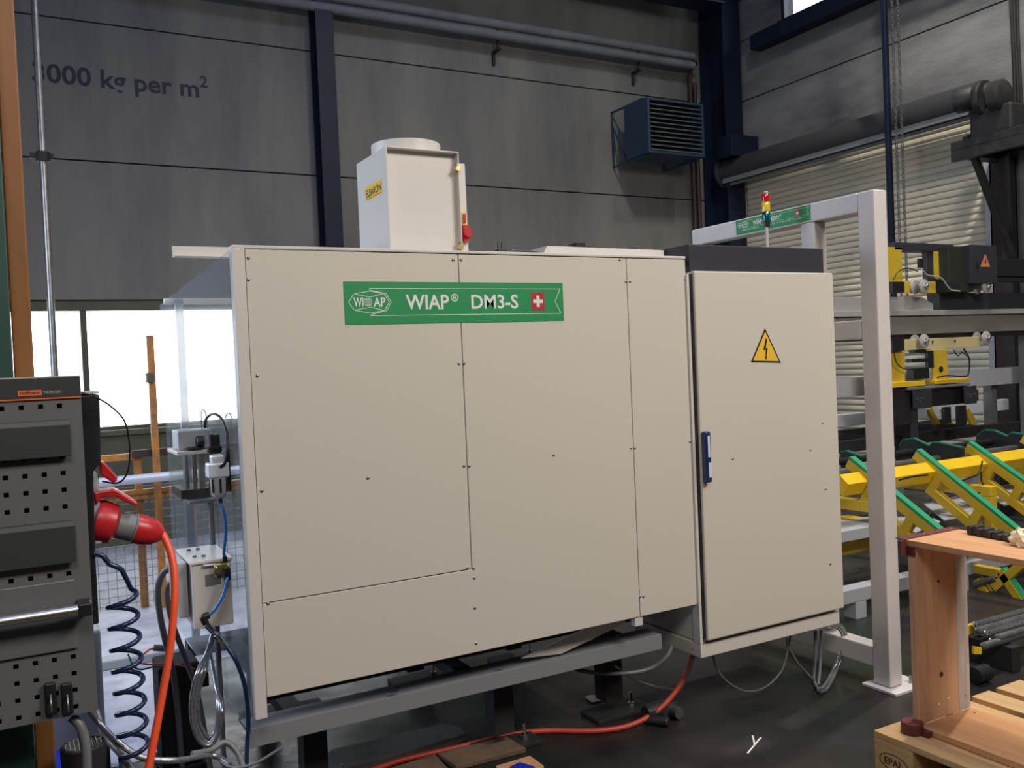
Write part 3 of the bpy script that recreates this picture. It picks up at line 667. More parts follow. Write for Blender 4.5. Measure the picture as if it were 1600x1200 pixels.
# signal tower
sp0 = P(1200, 390, Y=2.88)
t = thing('signal_tower', (sp0.x, 2.88, 1.8155), 'red yellow green signal light tower on a thin pole on the cabinet', 'lamp')
x, y = sp0.x, 2.88
z_a, z_b, z_c, z_d, z_e = [P(1196, v, Y=y).z for v in (354, 346, 331, 316, 303)]
x = P(1197, 330, Y=y).x
CY('pole', (x, y, 1.816), (x, y, z_a), .0065, M['greyl'], t)
bm = NB(); rings(bm, (x, y, z_a), (0, 0, 1), [(0, .014), (z_b-z_a, .0165)], 20); obj('base', bm, M['dark'], t, smooth=40)
for nm, u0, u1, m_ in (('green_lens', z_b, z_c, 'lens_g'), ('yellow_lens', z_c, z_d, 'lens_y'), ('red_lens', z_d, z_e, 'lens_r')):
    bm = NB(); rings(bm, (x, y, u0+.0003), (0, 0, 1), [(0, .0168), (.002, .0175), (u1-u0-.002, .0175), (u1-u0-.0004, .0168)], 20); obj(nm, bm, M[m_], t, smooth=40)
bm = NB(); rings(bm, (x, y, z_e), (0, 0, 1), [(0, .0165), (.004, .0155), (.009, .010), (.011, .003)], 20); obj('cap', bm, M['grey'], t, smooth=50)

# exhaust hood
HY = 2.80
t = thing('exhaust_hood', (1.25, 2.95, 1.76), 'cream square extraction hood with round duct collar on top of the enclosure', 'hood')
ax0, ax1, ay1, az0, az1 = 1.118, 1.385, 3.088, ZT+.012, 2.134
bm = NB(); bx(bm, ax0, ax0+.004, HY, ay1, az0, az1); bx(bm, ax0+.004, ax1, HY, ay1, az1-.004, az1); bx(bm, ax1-.004, ax1, HY, ay1, az0, az1-.004); bx(bm, ax0+.004, ax1-.004, ay1-.004, ay1, az0, az1-.004); obj('casing', bm, M['cream2'], t, .001)
B('front_plate', (ax0+.004, ax1-.004, HY+.028, HY+.032, az0, az1-.004), M['cream2'], t, .001)
cc = P(634, 230, Y=2.95); bm = NB(); R_ = .121; zz = P(634, 214, Y=2.95-.121).z
rings(bm, (cc.x, 2.95, az1), (0, 0, 1), [(0, R_), (zz-az1, R_), (zz-az1, R_-.003), (.0, R_-.003)], 40, False); obj('duct_collar', bm, M['cream2'], t, smooth=40)
# brand label on the left side
lp = [P(572, 313, X=ax0), P(597, 298, X=ax0)]
y1_, y0_ = lp[0].y, lp[1].y; lz0, lz1 = P(572, 316, X=ax0).z, P(572, 293, X=ax0).z
lz0 += .002
lb_ = B('brand_label', (ax0-.001, ax0-.0001, y0_, y1_, lz0, lz1), M['yel_sign'], t, 0, label='yellow label reading ELBARON')
text('lettering', 'ELBARON', (ax0-.0011, y1_-.004, lz0+(lz1-lz0)*.22), (0, -1, 0), (0, 0, 1), y1_-y0_-.008, (lz1-lz0)*.55, M['dark'], lb_, .012, .0003)
bm = NB(); bx(bm, ax0-.0014, ax0-.001, y0_+.006, y0_+(y1_-y0_)*.5, lz0+.004, lz0+.006); bx(bm, ax0-.0014, ax0-.001, y0_+(y1_-y0_)*.55, y1_-.006, lz0+.004, lz0+.006); obj('underline', bm, M['dark'], lb_)
B('switch_panel', (ax1+.0005, ax1+.038, HY+.03, HY+.15, az0, P(730, 256, Y=HY+.03).z), M['cream2'], t, .003)
sp_ = P(731, 342, Y=HY+.03); bm = NB(); bx(bm, ax1+.016, ax1+.032, HY+.026, HY+.0295, sp_.z-.022, sp_.z+.022); sw = obj('switch_plate', bm, M['yel_sign'], t, .001, label='yellow switch plate')
B('rocker', (ax1+.019, ax1+.027, HY+.018, HY+.0258, sp_.z-.015, sp_.z+.015), M['red'], sw, .001)
sp_ = P(733, 365, Y=HY+.03); bm = NB(); rings(bm, (ax1+.024, HY+.029, sp_.z), (0, -1, 0), [(0, .016), (.015, .016), (.018, .018), (.03, .017)], 8); bx(bm, ax1+.012, ax1+.036, HY+.012, HY+.029, sp_.z-.030, sp_.z+.026); obj('main_switch', bm, M['red'], t, .001, label='red main switch')
for yy in (262, 384):
    p = P(717 if yy < 300 else 721, yy, Y=HY); bm = NB(); cyl(bm, (p.x-.004, HY+.006, p.z-.015), (p.x-.004, HY+.006, p.z+.015), .005); cyl(bm, (p.x-.004, HY-.004, p.z-.004), (p.x-.004, HY+.01, p.z-.004), .009); bx(bm, p.x-.006, p.x+.012, HY+.008, HY+.014, p.z-.012, p.z+.012); obj('latch', bm, M['brass'], t, .001, smooth=40)

# duct on top
t = thing('cable_duct', (2, 2.8, 1.77), 'flat cream cable duct lying on top of the enclosure', 'duct')
da, db = P(855, 384, Y=2.75), P(1070, 398, Y=2.75)
bm = NB(); zq = ZT+.0135
prism(bm, [(P(846, 398, Y=2.75).x, 2.75, zq), (2.222, 2.75, zq), (2.222, 2.75, da.z-.004), (da.x, 2.75, da.z)], (0, .12, 0)); obj('trunking', bm, M['cream2'], t, .002)
p = P(1057, 392, Y=2.74); B('strap', (p.x-.006, p.x+.004, 2.742, 2.749, zq, da.z+.004), M['grey'], t, 0)
p = P(903, 380, Y=2.8)
bm = NB(); bx(bm, p.x-.02, p.x+.02, 2.78, 2.82, da.z+.0005, da.z+.02); tube(bm, [(p.x-.02, 2.8, da.z+.006), (p.x-.04, 2.8, da.z+.012)], .004, 8, 0); cyl(bm, (p.x+.02, 2.8, da.z+.008), (p.x+.06, 2.8, da.z+.008), .007)
obj('plug_connector', bm, M['dark'], None, .001, label='small black connector on top of the cable duct', cat='connector')
p = P(783, 390, Y=2.9); zq = ZT+.0125
t = thing('pressure_switch', (p.x, 2.9, zq), 'small black pressure switch on the enclosure right of the hood', 'switch')
B('block', (p.x-.022, p.x+.016, 2.88, 2.92, zq, zq+.045), M['dark'], t, .003)
for dx in (-.016, .0): CY('terminal', (p.x+dx, 2.9, zq+.045), (p.x+dx, 2.9, zq+.072), .005, M['chrome'], t, n=10)
T('lead', [(p.x-.085, 2.9, zq+.004), (p.x-.05, 2.9, zq+.02), (p.x-.02, 2.9, zq+.02)], .005, M['dark'], t)
T('duct_lead', [P(795, 395, Y=2.8), P(802, 392, Y=2.8), P(825, 393, Y=2.8), P(846, 396, Y=2.8)], .005, M['dark'], None, label='short black lead running into the end of the cable duct', cat='cable')

# ================================================================== PNEUMATICS AT THE LEFT END
YT = 2.75
t = thing('terminal_box', (.42, 3.1, .5), 'cream terminal box low at the left end of the machine', 'box')
n1 = P(299, 880, Y=YT); zt_ = n1.z; n2 = P(363, 871, Y=YT); f1 = P(283, 859, Z=zt_)
zb_ = P(303, 985, Y=YT).z
B('body', (n1.x, n2.x-.005, YT, f1.y, zb_, zt_-.008), M['cream2'], t, .003)
lid = B('lid', (n1.x-.006, n2.x, YT-.006, f1.y+.006, zt_-.007, zt_+.003), M['cream2'], t, .003)
for (x, y) in ((295, 861), (309, 859), (304, 871), (318, 870)):
    p = P(x, y, Z=zt_+.003); CY('bolt_head', p, p+V((0, 0, .006)), .006, M['grey'], lid, n=6)
B('side_box', (n1.x-.035, n1.x-.007, YT+.04, f1.y-.03, zb_+.03, zt_-.004), M['greyl'], t, .003)
p = P(333, 906, Y=YT); bm = NB(); bx(bm, p.x-.022, p.x+.004, YT-.002, YT-.0002, p.z-.016, p.z+.018); bx(bm, p.x+.004, p.x+.022, YT-.002, YT-.0002, p.z-.014, p.z+.008); obj('rating_plate', bm, M['grey'], t)
bm = NB(); a = P(318, 884, Y=YT-.01); b = P(345, 881, Y=YT-.01); tube(bm, [a+V((0, .01, 0)), a, b, b+V((0, .01, 0))], .003, 8, 0); obj('handle', bm, M['alu'], t, smooth=50)
# valve
vp = P(345, 886, Y=2.74)
t = thing('brass_valve', vp, 'brass push-in valve block between two blue hoses', 'valve')
bm = NB(); bx(bm, vp.x-.014, vp.x+.016, 2.725, 2.749, vp.z-.016, vp.z+.012); cyl(bm, (vp.x-.02, 2.735, vp.z), (vp.x+.022, 2.735, vp.z), .011, n=6); obj('block', bm, M['brass'], t, .002, smooth=40)
bm = NB(); cyl(bm, (vp.x+.012, 2.735, vp.z+.012), (vp.x+.012, 2.735, vp.z+.03), .007); cyl(bm, (vp.x+.012, 2.715, vp.z-.035), (vp.x+.012, 2.715, vp.z), .010); obj('fitting', bm, M['dark'], t, smooth=40)
T('blue_hose', [P(343, 784, Y=2.74), P(350, 800, Y=2.73), P(353, 830, Y=2.73), P(350, 862, Y=2.73), (vp.x+.012, 2.735, vp.z+.03)], .0045, M['hose_blue'], None, label='short blue air hose from filter regulator down to brass valve', cat='hose')
T('blue_hose', [(vp.x+.012, 2.715, vp.z-.035), P(355, 905, Y=2.70), P(349, 930, Y=2.69), P(336, 952, Y=2.69), P(326, 962, Y=2.69)], .0048, M['hose_blue'], None, label='blue air hose curving from brass valve to black elbow', cat='hose')
t = thing('hose_coupling', P(330, 985, Y=2.69), 'black elbow and chrome coupling joining the blue and navy hoses', 'coupling')
bm = NB(); tube(bm, [P(327, 961, Y=2.69), P(318, 965, Y=2.69), P(322, 975, Y=2.69)], .010, 10); obj('elbow', bm, M['dark'], t, smooth=50)
a, b = P(323, 976, Y=2.69), P(354, 1010, Y=2.69); L_ = (b-a).length
bm = NB(); rings(bm, a, b-a, [(0, .009), (L_*.3, .009), (L_*.31, .006), (L_*.45, .006), (L_*.46, .009), (L_*.75, .009), (L_*.76, .007), (L_, .007)], 12); obj('coupler', bm, M['chrome'], t, smooth=30)
T('navy_hose', [P(355, 1011, Y=2.69), P(370, 1035, Y=2.67), P(382, 1070, Y=2.66), P(388, 1120, Y=2.65), P(386, 1170, Y=2.64), P(384, 1230, Y=2.6), P(380, 1290, Y=2.5)], .0065, M['hose_navy'], None, label='navy air hose hanging down in front of the machine corner post', cat='hose')
# oil reservoir
YO = 3.02
t = thing('oil_reservoir', P(300, 770, Y=YO), 'clear lubricant reservoir with dark oil at the left end of the machine', 'reservoir')
r0, r1 = P(283, 782, Y=YO), P(330, 779, Y=YO); rt_ = P(283, 712, Y=YO).z; bk = YO+.20
wz = r0.z; lv = P(284, 767, Y=YO).z
x0_, x1_ = r0.x-.001, r1.x
bm = NB()
for a in ((x0_, x1_, YO, YO+.003, wz, rt_), (x0_, x1_, bk-.003, bk, wz, rt_), (x0_, x0_+.003, YO+.003, bk-.003, wz, rt_), (x1_-.003, x1_, YO+.003, bk-.003, wz, rt_), (x0_+.003, x1_-.003, YO+.003, bk-.003, wz, wz+.003)): bx(bm, *a)
obj('tank', bm, M['clear'], t)
B('oil', (x0_+.0035, x1_-.0035, YO+.0035, bk-.0035, wz+.0035, lv), M['oil'], t, 0, label='dark brown oil')
B('lid', (x0_-.004, x1_+.004, YO-.004, bk+.004, rt_+.0005, rt_+.012), M['cream2'], t, .002)
p1_, p2_ = P(279, 705, Y=YO+.05), P(330, 670, Y=YO+.05)
B('pump_box', (p1_.x, p2_.x, YO+.05, YO+.17, rt_+.013, p2_.z), M['greyl'], t, .004, label='grey pump box')
p = P(312, 690, Y=YO+.04); bm = NB(); rings(bm, (p.x-.012, YO+.035, p.z), (1, 0, 0), [(0, .016), (.002, .019), (.022, .019), (.024, .016)], 20); obj('gauge', bm, M['dark'], t, smooth=40)
p = P(318, 700, Y=YO+.02); bm = NB(); rings(bm, (P(303, 703, Y=YO+.03).x, YO+.03, rt_+.0125), (0, 0, 1), [(0, .03), (.006, .03), (.010, .02)], 20); obj('filler_cap', bm, M['dark'], t, smooth=40)
bm = NB(); 
for dx in (.03, .055): cyl(bm, (x0_+dx, YO+.05, wz+.02), (x0_+dx, YO+.05, rt_), .007, n=10)
bx(bm, x0_+.068, x0_+.085, YO+.04, YO+.06, wz+.02, rt_); obj('suction_tube', bm, M['steel'], t, smooth=40)
# filter regulator
YR = 2.74
t = thing('filter_regulator', P(345, 780, Y=YR), 'compressed air filter regulator beside the clear reservoir', 'regulator')
c = P(340, 720, Y=YR); zA = lambda y_: P(343, y_, Y=YR).z
xx = c.x
bm = NB(); rings(bm, (P(335, 700, Y=YR).x, YR, zA(708)), (0, 0, 1), [(0, .017), (.006, .021), (.02, .021), (.022, .017), (.055, .017), (.058, .014)], 20); obj('knob', bm, M['dark'], t, smooth=40)
bm = NB(); bx(bm, xx-.032, xx+.028, YR-.025, YR+.025, zA(745), zA(722)); bx(bm, xx-.02, xx+.016, YR-.02, YR+.02, zA(722), zA(710)); obj('regulator_body', bm, M['alu'], t, .005)
bm = NB(); zb1 = zA(779); rings(bm, (xx+.0, YR, zb1), (0, 0, 1), [(0, .010), (.006, .018), (.02, .023), (zA(745)-zb1, .025)], 20); obj('bowl', bm, M['greyl'], t, smooth=45)
bm = NB()
for k in range(5): a = PI*(.9+.3*k); bx(bm, xx+.024*math.cos(a)-.003, xx+.024*math.cos(a)+.003, YR+.024*math.sin(a)-.003, YR+.024*math.sin(a)+.003, zb1+.02, zA(747))
obj('bowl_guard', bm, M['dark'], t)
CY('drain', (xx+.002, YR, zb1-.014), (xx+.002, YR, zb1), .006, M['dark'], t)
B('lubricator', (P(357, 760, Y=YR).x, P(362, 760, Y=YR).x, YR, YR+.03, zA(770), zA(702)), M['dark'], t, .004)
B('mount_bracket', (xx+.0285, .552, YR, YR+.02, zA(735), zA(727)), M['alu'], t, .001)
T('black_hose', [P(320, 668, Y=3.0), P(322, 655, Y=2.95), P(332, 647, Y=2.85), P(345, 653, Y=2.77), P(354, 675, Y=2.73), P(356, 700, Y=2.71), P(352, 722, Y=2.71), P(344, 730, Y=2.715)], .0045, M['dark'], None, label='black hose arching from the pump box over to the filter regulator', cat='hose')
T('thin_tube', [P(316, 672, Y=3.0), P(314, 650, Y=3.0), P(317, 640, Y=3.0), P(322, 648, Y=3.0), P(324, 668, Y=3.0)], .0018, M['steel'], None, label='thin metal capillary loop above the grey pump box', cat='tube')
T('white_tube', [P(350, 662, Y=3.1), P(353, 650, Y=3.1), P(357, 645, Y=3.1), P(362, 652, Y=3.1), P(366, 668, Y=3.1)], .0025, M['greyl'], None, label='pale tube loop next to the clear side sheet', cat='tube')
sa = P(329, 783, Y=2.99); sb = P(331, 852, Y=2.99)
t = thing('reservoir_stand', (sa.x, 2.99, 0), 'dark slim stand pipe holding up the clear reservoir', 'stand')
CY('tube', (sa.x, 2.99, .0), (sa.x, 2.99, wz-.014), .009, M['grey'], t)
B('arm', (x0_+.02, sa.x+.01, 2.981, 3.08, wz-.012, wz-.0005), M['grey'], t, .001)
# inner floor unit and conduits
YI = 3.35
t = thing('chip_conveyor_motor', (.35, 3.5, .0), 'dark floor unit with square openings and orange wire beside the machine', 'motor')
a, b = P(247, 1045, Y=YI), P(345, 1027, Y=YI); c = P(250, 1115, Y=YI)
B('housing', (a.x, .54, YI, 3.52, .03, a.z), M['black'], t, .01)
for i, (x, y) in enumerate(((272, 1062), (297, 1055), (318, 1052))):
    p = P(x, y+8, Y=YI); B('window_plate', (p.x-.018, p.x+.018, YI-.003, YI-.0005, p.z-.03, p.z+.03), M['dark'], t, .003)
B('skid', (a.x-.01, .55, YI-.02, 3.53, .0, .029), M['black'], t, .004)
T('orange_wire', [P(215, 1030, Y=3.2), P(232, 1016, Y=3.2), P(240, 1013, Y=3.22)], .003, M['cable_orange'], None, label='short orange wire above the dark floor unit', cat='cable')
T('orange_wire', [P(215, 1033, Y=3.18), P(228, 1038, Y=3.2), P(265, 1038, Y=3.25), P(300, 1044, Y=3.3), P(318, 1052, Y=3.34)], .003, M['cable_orange'], None, label='long orange wire lying over the dark floor unit', cat='cable')
T('green_wire', [P(200, 1022, Y=3.2), P(208, 1040, Y=3.18), P(220, 1046, Y=3.2), P(240, 1042, Y=3.22), P(262, 1042, Y=3.28)], .003, M['greend'], None, label='green wire loop beside the dark floor unit', cat='cable')
bm = NB(); CY('cable_gland', P(240, 1012, Y=3.22), P(258, 1013, Y=3.22), .011, M['grey'], None, label='grey cable gland behind the orange power cable', cat='gland')
T('grey_conduit', [P(275, 886, Y=3.0), P(257, 893, Y=3.02), P(247, 918, Y=3.04), P(249, 955, Y=3.06), P(258, 1000, Y=3.1), P(270, 1050, Y=3.2), P(278, 1110, Y=3.25), (P(282, 1140, Y=3.25).x, 3.25, .02)], .010, M['cable_grey'], None, 10, label='outer grey conduit arching down behind the orange power cable', cat='cable')
T('grey_conduit', [P(278, 905, Y=2.98), P(265, 912, Y=3.0), P(261, 932, Y=3.02), P(270, 975, Y=3.04), P(290, 1030, Y=3.1), P(310, 1090, Y=3.12), (P(330, 1150, Y=3.1).x, 3.1, .02)], .009, M['cable_grey'], None, 10, label='inner grey conduit arching down from the terminal box', cat='cable')
for k, (dx, dy, lab) in enumerate(((0, 0, 'outermost braided conduit of the hanging loop bundle'), (5, 1, 'middle braided conduit of the hanging loop bundle'), (10, -1, 'innermost braided conduit of the hanging loop bundle'))):
    Yk = 2.72+.02*k
    T('braided_conduit', [P(333+dx*.4, 985, Y=2.9), P(325+dx*.3, 1015, Y=2.85), P(311+dx, 1045+dy, Y=Yk), P(300+dx, 1085+dy, Y=Yk), P(300+dx, 1125+dy, Y=Yk), P(312+dx*.8, 1158-dx+dy, Y=Yk), P(330-dx*.2, 1163-dx+dy, Y=Yk), P(343-dx*.5, 1140+dy, Y=Yk), P(347-dx*.6, 1105+dy, Y=Yk+.01), P(338, 1075, Y=2.82), P(328, 1020, Y=2.9)],
      .0065, M['cable_steel'], None, 8, label=lab, cat='cable', group='braided conduit loop below the terminal box')
bm = NB(); p = P(312, 1058, Y=2.72); 
T('floor_cable', [P(135, 1105, Y=2.5), P(155, 1130, Y=2.5), P(185, 1160, Y=2.45), P(225, 1185, Y=2.42), P(280, 1188, Y=2.42), P(330, 1180, Y=2.5), P(360, 1195, Y=2.45)], .008, M['cable_steel'], None, 8, label='upper pale cable sweeping right below the spiral hose', cat='cable')
T('floor_cable', [P(150, 1110, Y=2.55), P(165, 1150, Y=2.5), P(190, 1180, Y=2.42), P(215, 1215, Y=2.35)], .009, M['cable_steel'], None, 8, label='pale cable dropping left of the spiral hose', cat='cable')
T('floor_cable', [P(300, 1178, Y=2.48), P(330, 1172, Y=2.5), P(352, 1160, Y=2.52), P(372, 1178, Y=2.5), P(385, 1215, Y=2.45)], .008, M['cable_grey'], None, 8, label='grey cable kinked below the braided loop', cat='cable')
T('floor_cable', [P(345, 1190, Y=2.45), P(365, 1200, Y=2.4), P(400, 1192, Y=2.45), P(440, 1168, Y=2.6)], .004, M['cable_grey'], None, 8, label='thin grey cable rising right under the base rail', cat='cable')
# basket and bits at lower left
t = thing('filter_basket', P(130, 1200, Y=2.36), 'black round filter canister with mesh top below the perforated panel', 'canister')
c = P(130, 1162, Y=2.36)
bm = NB(); rings(bm, (c.x, 2.36, c.z-.14), (0, 0, 1), [(0, .045), (.12, .05), (.137, .05), (.14, .046), (.133, .042)], 28); obj('body', bm, M['black'], t, smooth=40)
bm = NB()
for k in range(-4, 5):
    w_ = math.sqrt(max(0, .042**2-(k*.0095)**2))
    bar(bm, (c.x-w_, 2.36+k*.0095, c.z-.001), (c.x+w_, 2.36+k*.0095, c.z-.001), .0015, .0015); bar(bm, (c.x+k*.0095, 2.36-w_, c.z+.0006), (c.x+k*.0095, 2.36+w_, c.z+.0006), .0015, .0015)
obj('mesh_top', bm, M['steel'], t, kind='stuff')
T('inlet_pipe', [P(112, 1120, Y=2.30), P(126, 1135, Y=2.29), P(134, 1165, Y=2.28), P(136, 1210, Y=2.27)], .011, M['cable_grey'], t)
p = P(100, 1140, Y=3.3); B('blue_crate', (p.x-.06, p.x+.06, 3.0, 3.25, .0, .22), M['bluebag'], None, .005, label='blue plastic box low behind the perforated panel', cat='box')
t = thing('filter_stand', (c.x, 2.4, 0), 'black stand holding up the round filter canister', 'stand')
B('column', (c.x-.04, c.x+.04, 2.32, 2.40, .0, c.z-.145), M['black'], t, .003)
p = P(160, 1040, Y=3.3); t = thing('white_unit', (p.x-.12, 3.45, 0), 'pale grey unit on a black base beside the aisle half hidden by the perforated panel', 'box')
B('body', (p.x-.25, p.x-.0, 3.3, 3.6, .18, P(150, 985, Y=3.3).z), M['greyl'], t, .01)
B('base', (p.x-.24, p.x+.01, 3.3, 3.6, 0, .179), M['black'], t, .01, label='black base')

# ================================================================== UNDER THE MACHINE, FLOOR
T('orange_floor_cable', [P(560, 1213, Z=.012), P(620, 1190, Z=.012), P(700, 1171, Z=.012), P(790, 1150, Z=.012), P(850, 1142, Z=.012), P(930, 1142, Z=.012), P(985, 1133, Z=.015), P(1030, 1108, Z=.05), P(1062, 1072, Z=.12), P(1078, 1040, Z=.2), P(1085, 1012, Z=.29)], .010, M['cable_orange_shade'], None, 10, label='orange cable lying on the floor and rising to the cabinet base', cat='cable')
def fl(pts, k=.0): return [P(x, y, Z=k) for x, y in pts]
def slab(name, pts, z0, z1, m_, **kw):
    bm = NB(); prism(bm, fl(pts, z1), (0, 0, z0-z1)); return obj(name, bm, m_, None, .003, **kw)
M['plankg'] = mat('grey_plank_wood', (.16, .15, .135), .8, 0, (.09, .085, .075), 6, .15, 40)
slab('grey_plank', [(485, 1196), (520, 1170), (690, 1130), (722, 1136), (728, 1146), (600, 1185), (500, 1210)], .001, .03, M['plankg'], label='grey weathered plank lying under the machine', cat='plank')
slab('brown_board', [(684, 1176), (790, 1150), (822, 1168), (712, 1196)], .001, .02, M['plank'], label='dark brown board in front of the machine foot', cat='board')
slab('brown_board', [(600, 1202), (680, 1178), (700, 1200), (640, 1222)], .001, .02, M['plank'], label='dark brown board at the bottom edge left of the orange cable', cat='board')
slab('wood_offcut', [(775, 1196), (828, 1180), (850, 1196), (835, 1212), (780, 1215)], .001, .02, M['wood'], label='light wood offcut at the bottom edge under a blue packet', cat='board')
slab('blue_packet', [(796, 1197), (812, 1190), (836, 1197), (830, 1210), (795, 1212)], .021, .035, M['bluebag'], label='blue plastic packet at the bottom edge on the light offcut', cat='packet')
bm = NB(); random.seed(3)
vs_ = [P(930+14*math.cos(a)*random.uniform(.7, 1.2), 1092+6*math.sin(a)*random.uniform(.6, 1.3), Z=.004) for a in [i*2*PI/9 for i in range(9)]]
prism(bm, vs_, (0, 0, .004)); obj('paper_scrap', bm, M['greyl'], None, label='pale paper scrap on the floor under the machine', cat='scrap')
t = thing('chalk_mark', P(1175, 1165, Z=.001), 'white chalk tick mark drawn on the floor before the pallet', 'mark')
for nm, a, b in (('stroke', (1168, 1177), (1189, 1152)), ('stroke', (1176, 1149), (1179, 1163))):
    bm = NB(); bar(bm, P(*a, Z=.0012), P(*b, Z=.0012), .006, .001); obj(nm, bm, M['sign_white'], t)
# worn round concrete patch at the bottom edge
bm = NB(); cpt = P(1330, 1262, Z=.0); ring = [bm.verts.new(cpt+V((.22*math.cos(a)*(1+.03*math.sin(5*a)), .22*math.sin(a)*(1+.04*math.cos(7*a)), .004))) for a in [i*2*PI/40 for i in range(40)]]
bm.faces.new(ring); r = bmesh.ops.extrude_face_region(bm, geom=bm.faces[:])
for g_ in r['geom']:
    if isinstance(g_, bmesh.types.BMVert): g_.co.z -= .0035
obj('floor_cover', bm, mat('worn_concrete', (.17, .155, .135), .8, 0, (.09, .085, .075), 14, .3, 40), None, label='round worn concrete floor cover at the bottom edge beside the pallet', cat='cover')
# clamps and castings under machine
t = thing('chain_clamp', P(1040, 1110, Z=0), 'dark cast clamp lying under the right end of the machine', 'clamp')
a = P(1040, 1105, Z=.04); bm = NB(); bx(bm, a.x-.03, a.x+.05, a.y-.02, a.y+.04, .0, .06); cyl(bm, a+V((-.10, 0, 0)), a+V((-.03, 0, 0)), .03); cyl(bm, (a.x-.11, a.y, .02), (a.x-.05, a.y-.08, .02), .018); obj('casting', bm, M['motor'], t, .006)
bm = NB(); cyl(bm, a+V((.02, -.02, -.01)), a+V((.02, -.06, -.01)), .022); obj('nut', bm, M['steel'], t, smooth=40)
# cables under the cabinet
def fp_(x, y, yy, r):
    p = P(x, y, Y=yy)
    return p if p.z > r+.002 else P(x, y, Z=r+.002)
def UC(pts, r, m_, lab): T('drop_cable', [fp_(x, y, yy, r) for x, y, yy in pts], r, m_, None, 8, label=lab, cat='cable')
UC([(1113, 1015, 2.7), (1118, 1040, 2.7), (1135, 1064, 2.7), (1165, 1080, 2.7), (1195, 1074, 2.7), (1220, 1050, 2.7), (1230, 1020, 2.7), (1235, 992, 2.7)], .004, M['cable_grey'], 'thin grey cable hanging in a wide loop under the cabinet')
UC([(1229, 995, 2.7), (1232, 1010, 2.7), (1248, 1038, 2.7), (1275, 1066, 2.7)], .0055, M['cable_steel'], 'silver cable slanting right under the cabinet')
UC([(1274, 985, 2.7), (1274, 1020, 2.7), (1272, 1060, 2.7), (1280, 1080, 2.7)], .0075, M['cable_grey'], 'left upright grey conduit under the cabinet right side')
UC([(1283, 984, 2.7), (1282, 1030, 2.7), (1279, 1070, 2.7)], .006, M['cable_grey'], 'right upright grey conduit under the cabinet right side')
UC([(1290, 975, 2.7), (1308, 980, 2.7), (1317, 995, 2.7), (1314, 1020, 2.7), (1303, 1045, 2.7), (1288, 1072, 2.7), (1279, 1076, 2.7)], .0075, M['cable_steel'], 'inner silver conduit looping round below the cabinet corner')
UC([(1296, 974, 2.7), (1315, 978, 2.7), (1322, 995, 2.7), (1320, 1015, 2.7), (1308, 1045, 2.7), (1293, 1075, 2.7), (1281, 1082, 2.7)], .0075, M['cable_steel'], 'outer silver conduit looping round below the cabinet corner')
UC([(1050, 1010, 2.72), (1040, 1028, 2.72), (1015, 1045, 2.75), (975, 1052, 2.78), (920, 1050, 2.85), (880, 1040, 2.95)], .0085, M['cable_grey'], 'thick grey conduit curving left under the machine end')
UC([(960, 1040, 2.8), (985, 1058, 2.8), (1020, 1072, 2.8), (1055, 1078, 2.8)], .005, M['cable_steel'], 'silver cable slanting under the machine end')
UC([(1085, 1012, 2.66), (1082, 1035, 2.68), (1072, 1060, 2.72), (1060, 1085, 2.76)], .004, M['cable_grey'], 'thin dark cable falling beside the orange floor cable')

# ================================================================== WHITE FRAME BEHIND THE CABINET
t = thing('portal_frame', (3.1, 3.0, 0), 'white square tube frame standing right behind the cabinet', 'frame')
GX0, GX1 = 3.06, 3.135
gb = 3.56
zt1 = 2.035
B('post', (GX0, GX1, 2.452, 2.535, .013, zt1), M['white'], t, .006)
B('post', (GX0, GX1, 2.765, 2.84, .182, zt1-.081), M['white'], t, .006)
B('post', (GX0, GX1, gb-.08, gb, .013, zt1-.081), M['white'], t, .006)
B('top_beam', (GX0, GX1, 2.536, gb, zt1-.08, zt1), M['white'], t, .006)
B('middle_beam', (GX0, GX1, 2.536, 2.764, 1.435, 1.515), M['white'], t, .006)
B('bottom_beam', (GX0, GX1, 2.536, gb-.081, .08, .165), M['white'], t, .006)
for y in (2.49, gb-.04): 
    f = B('foot_plate', (GX0-.035, GX1+.10, y-.09, y+.075, 0, .012), M['white'], t, .002)
    CY('anchor_bolt', (GX1+.05, y-.04, .0125), (GX1+.05, y-.04, .04), .01, M['steel'], f, n=6)
s_a, s_b = P(1151, 368, X=GX0), P(1267, 344, X=GX0); s_c = P(1267, 319, X=GX0)
SY0, SY1 = s_b.y, s_a.y
nameplate((GX0-.0005, SY1, 1.962), (0, -1, 0), SY1-SY0, .068, t,
          [('WIAP', .245, .47, .125, .30, .03), ('MEMV', .475, .47, .135, .30, .03), ('®', .615, .66, .02, .14, .01),
           ('WIAP AG LTD SA CH', .09, .22, .24, .10, .01), ('Dulliken, Tel +41 62 752 42 60', .40, .22, .35, .10, .01), ('www.wiap.ch', .78, .22, .15, .10, .01)], None, extra=1)

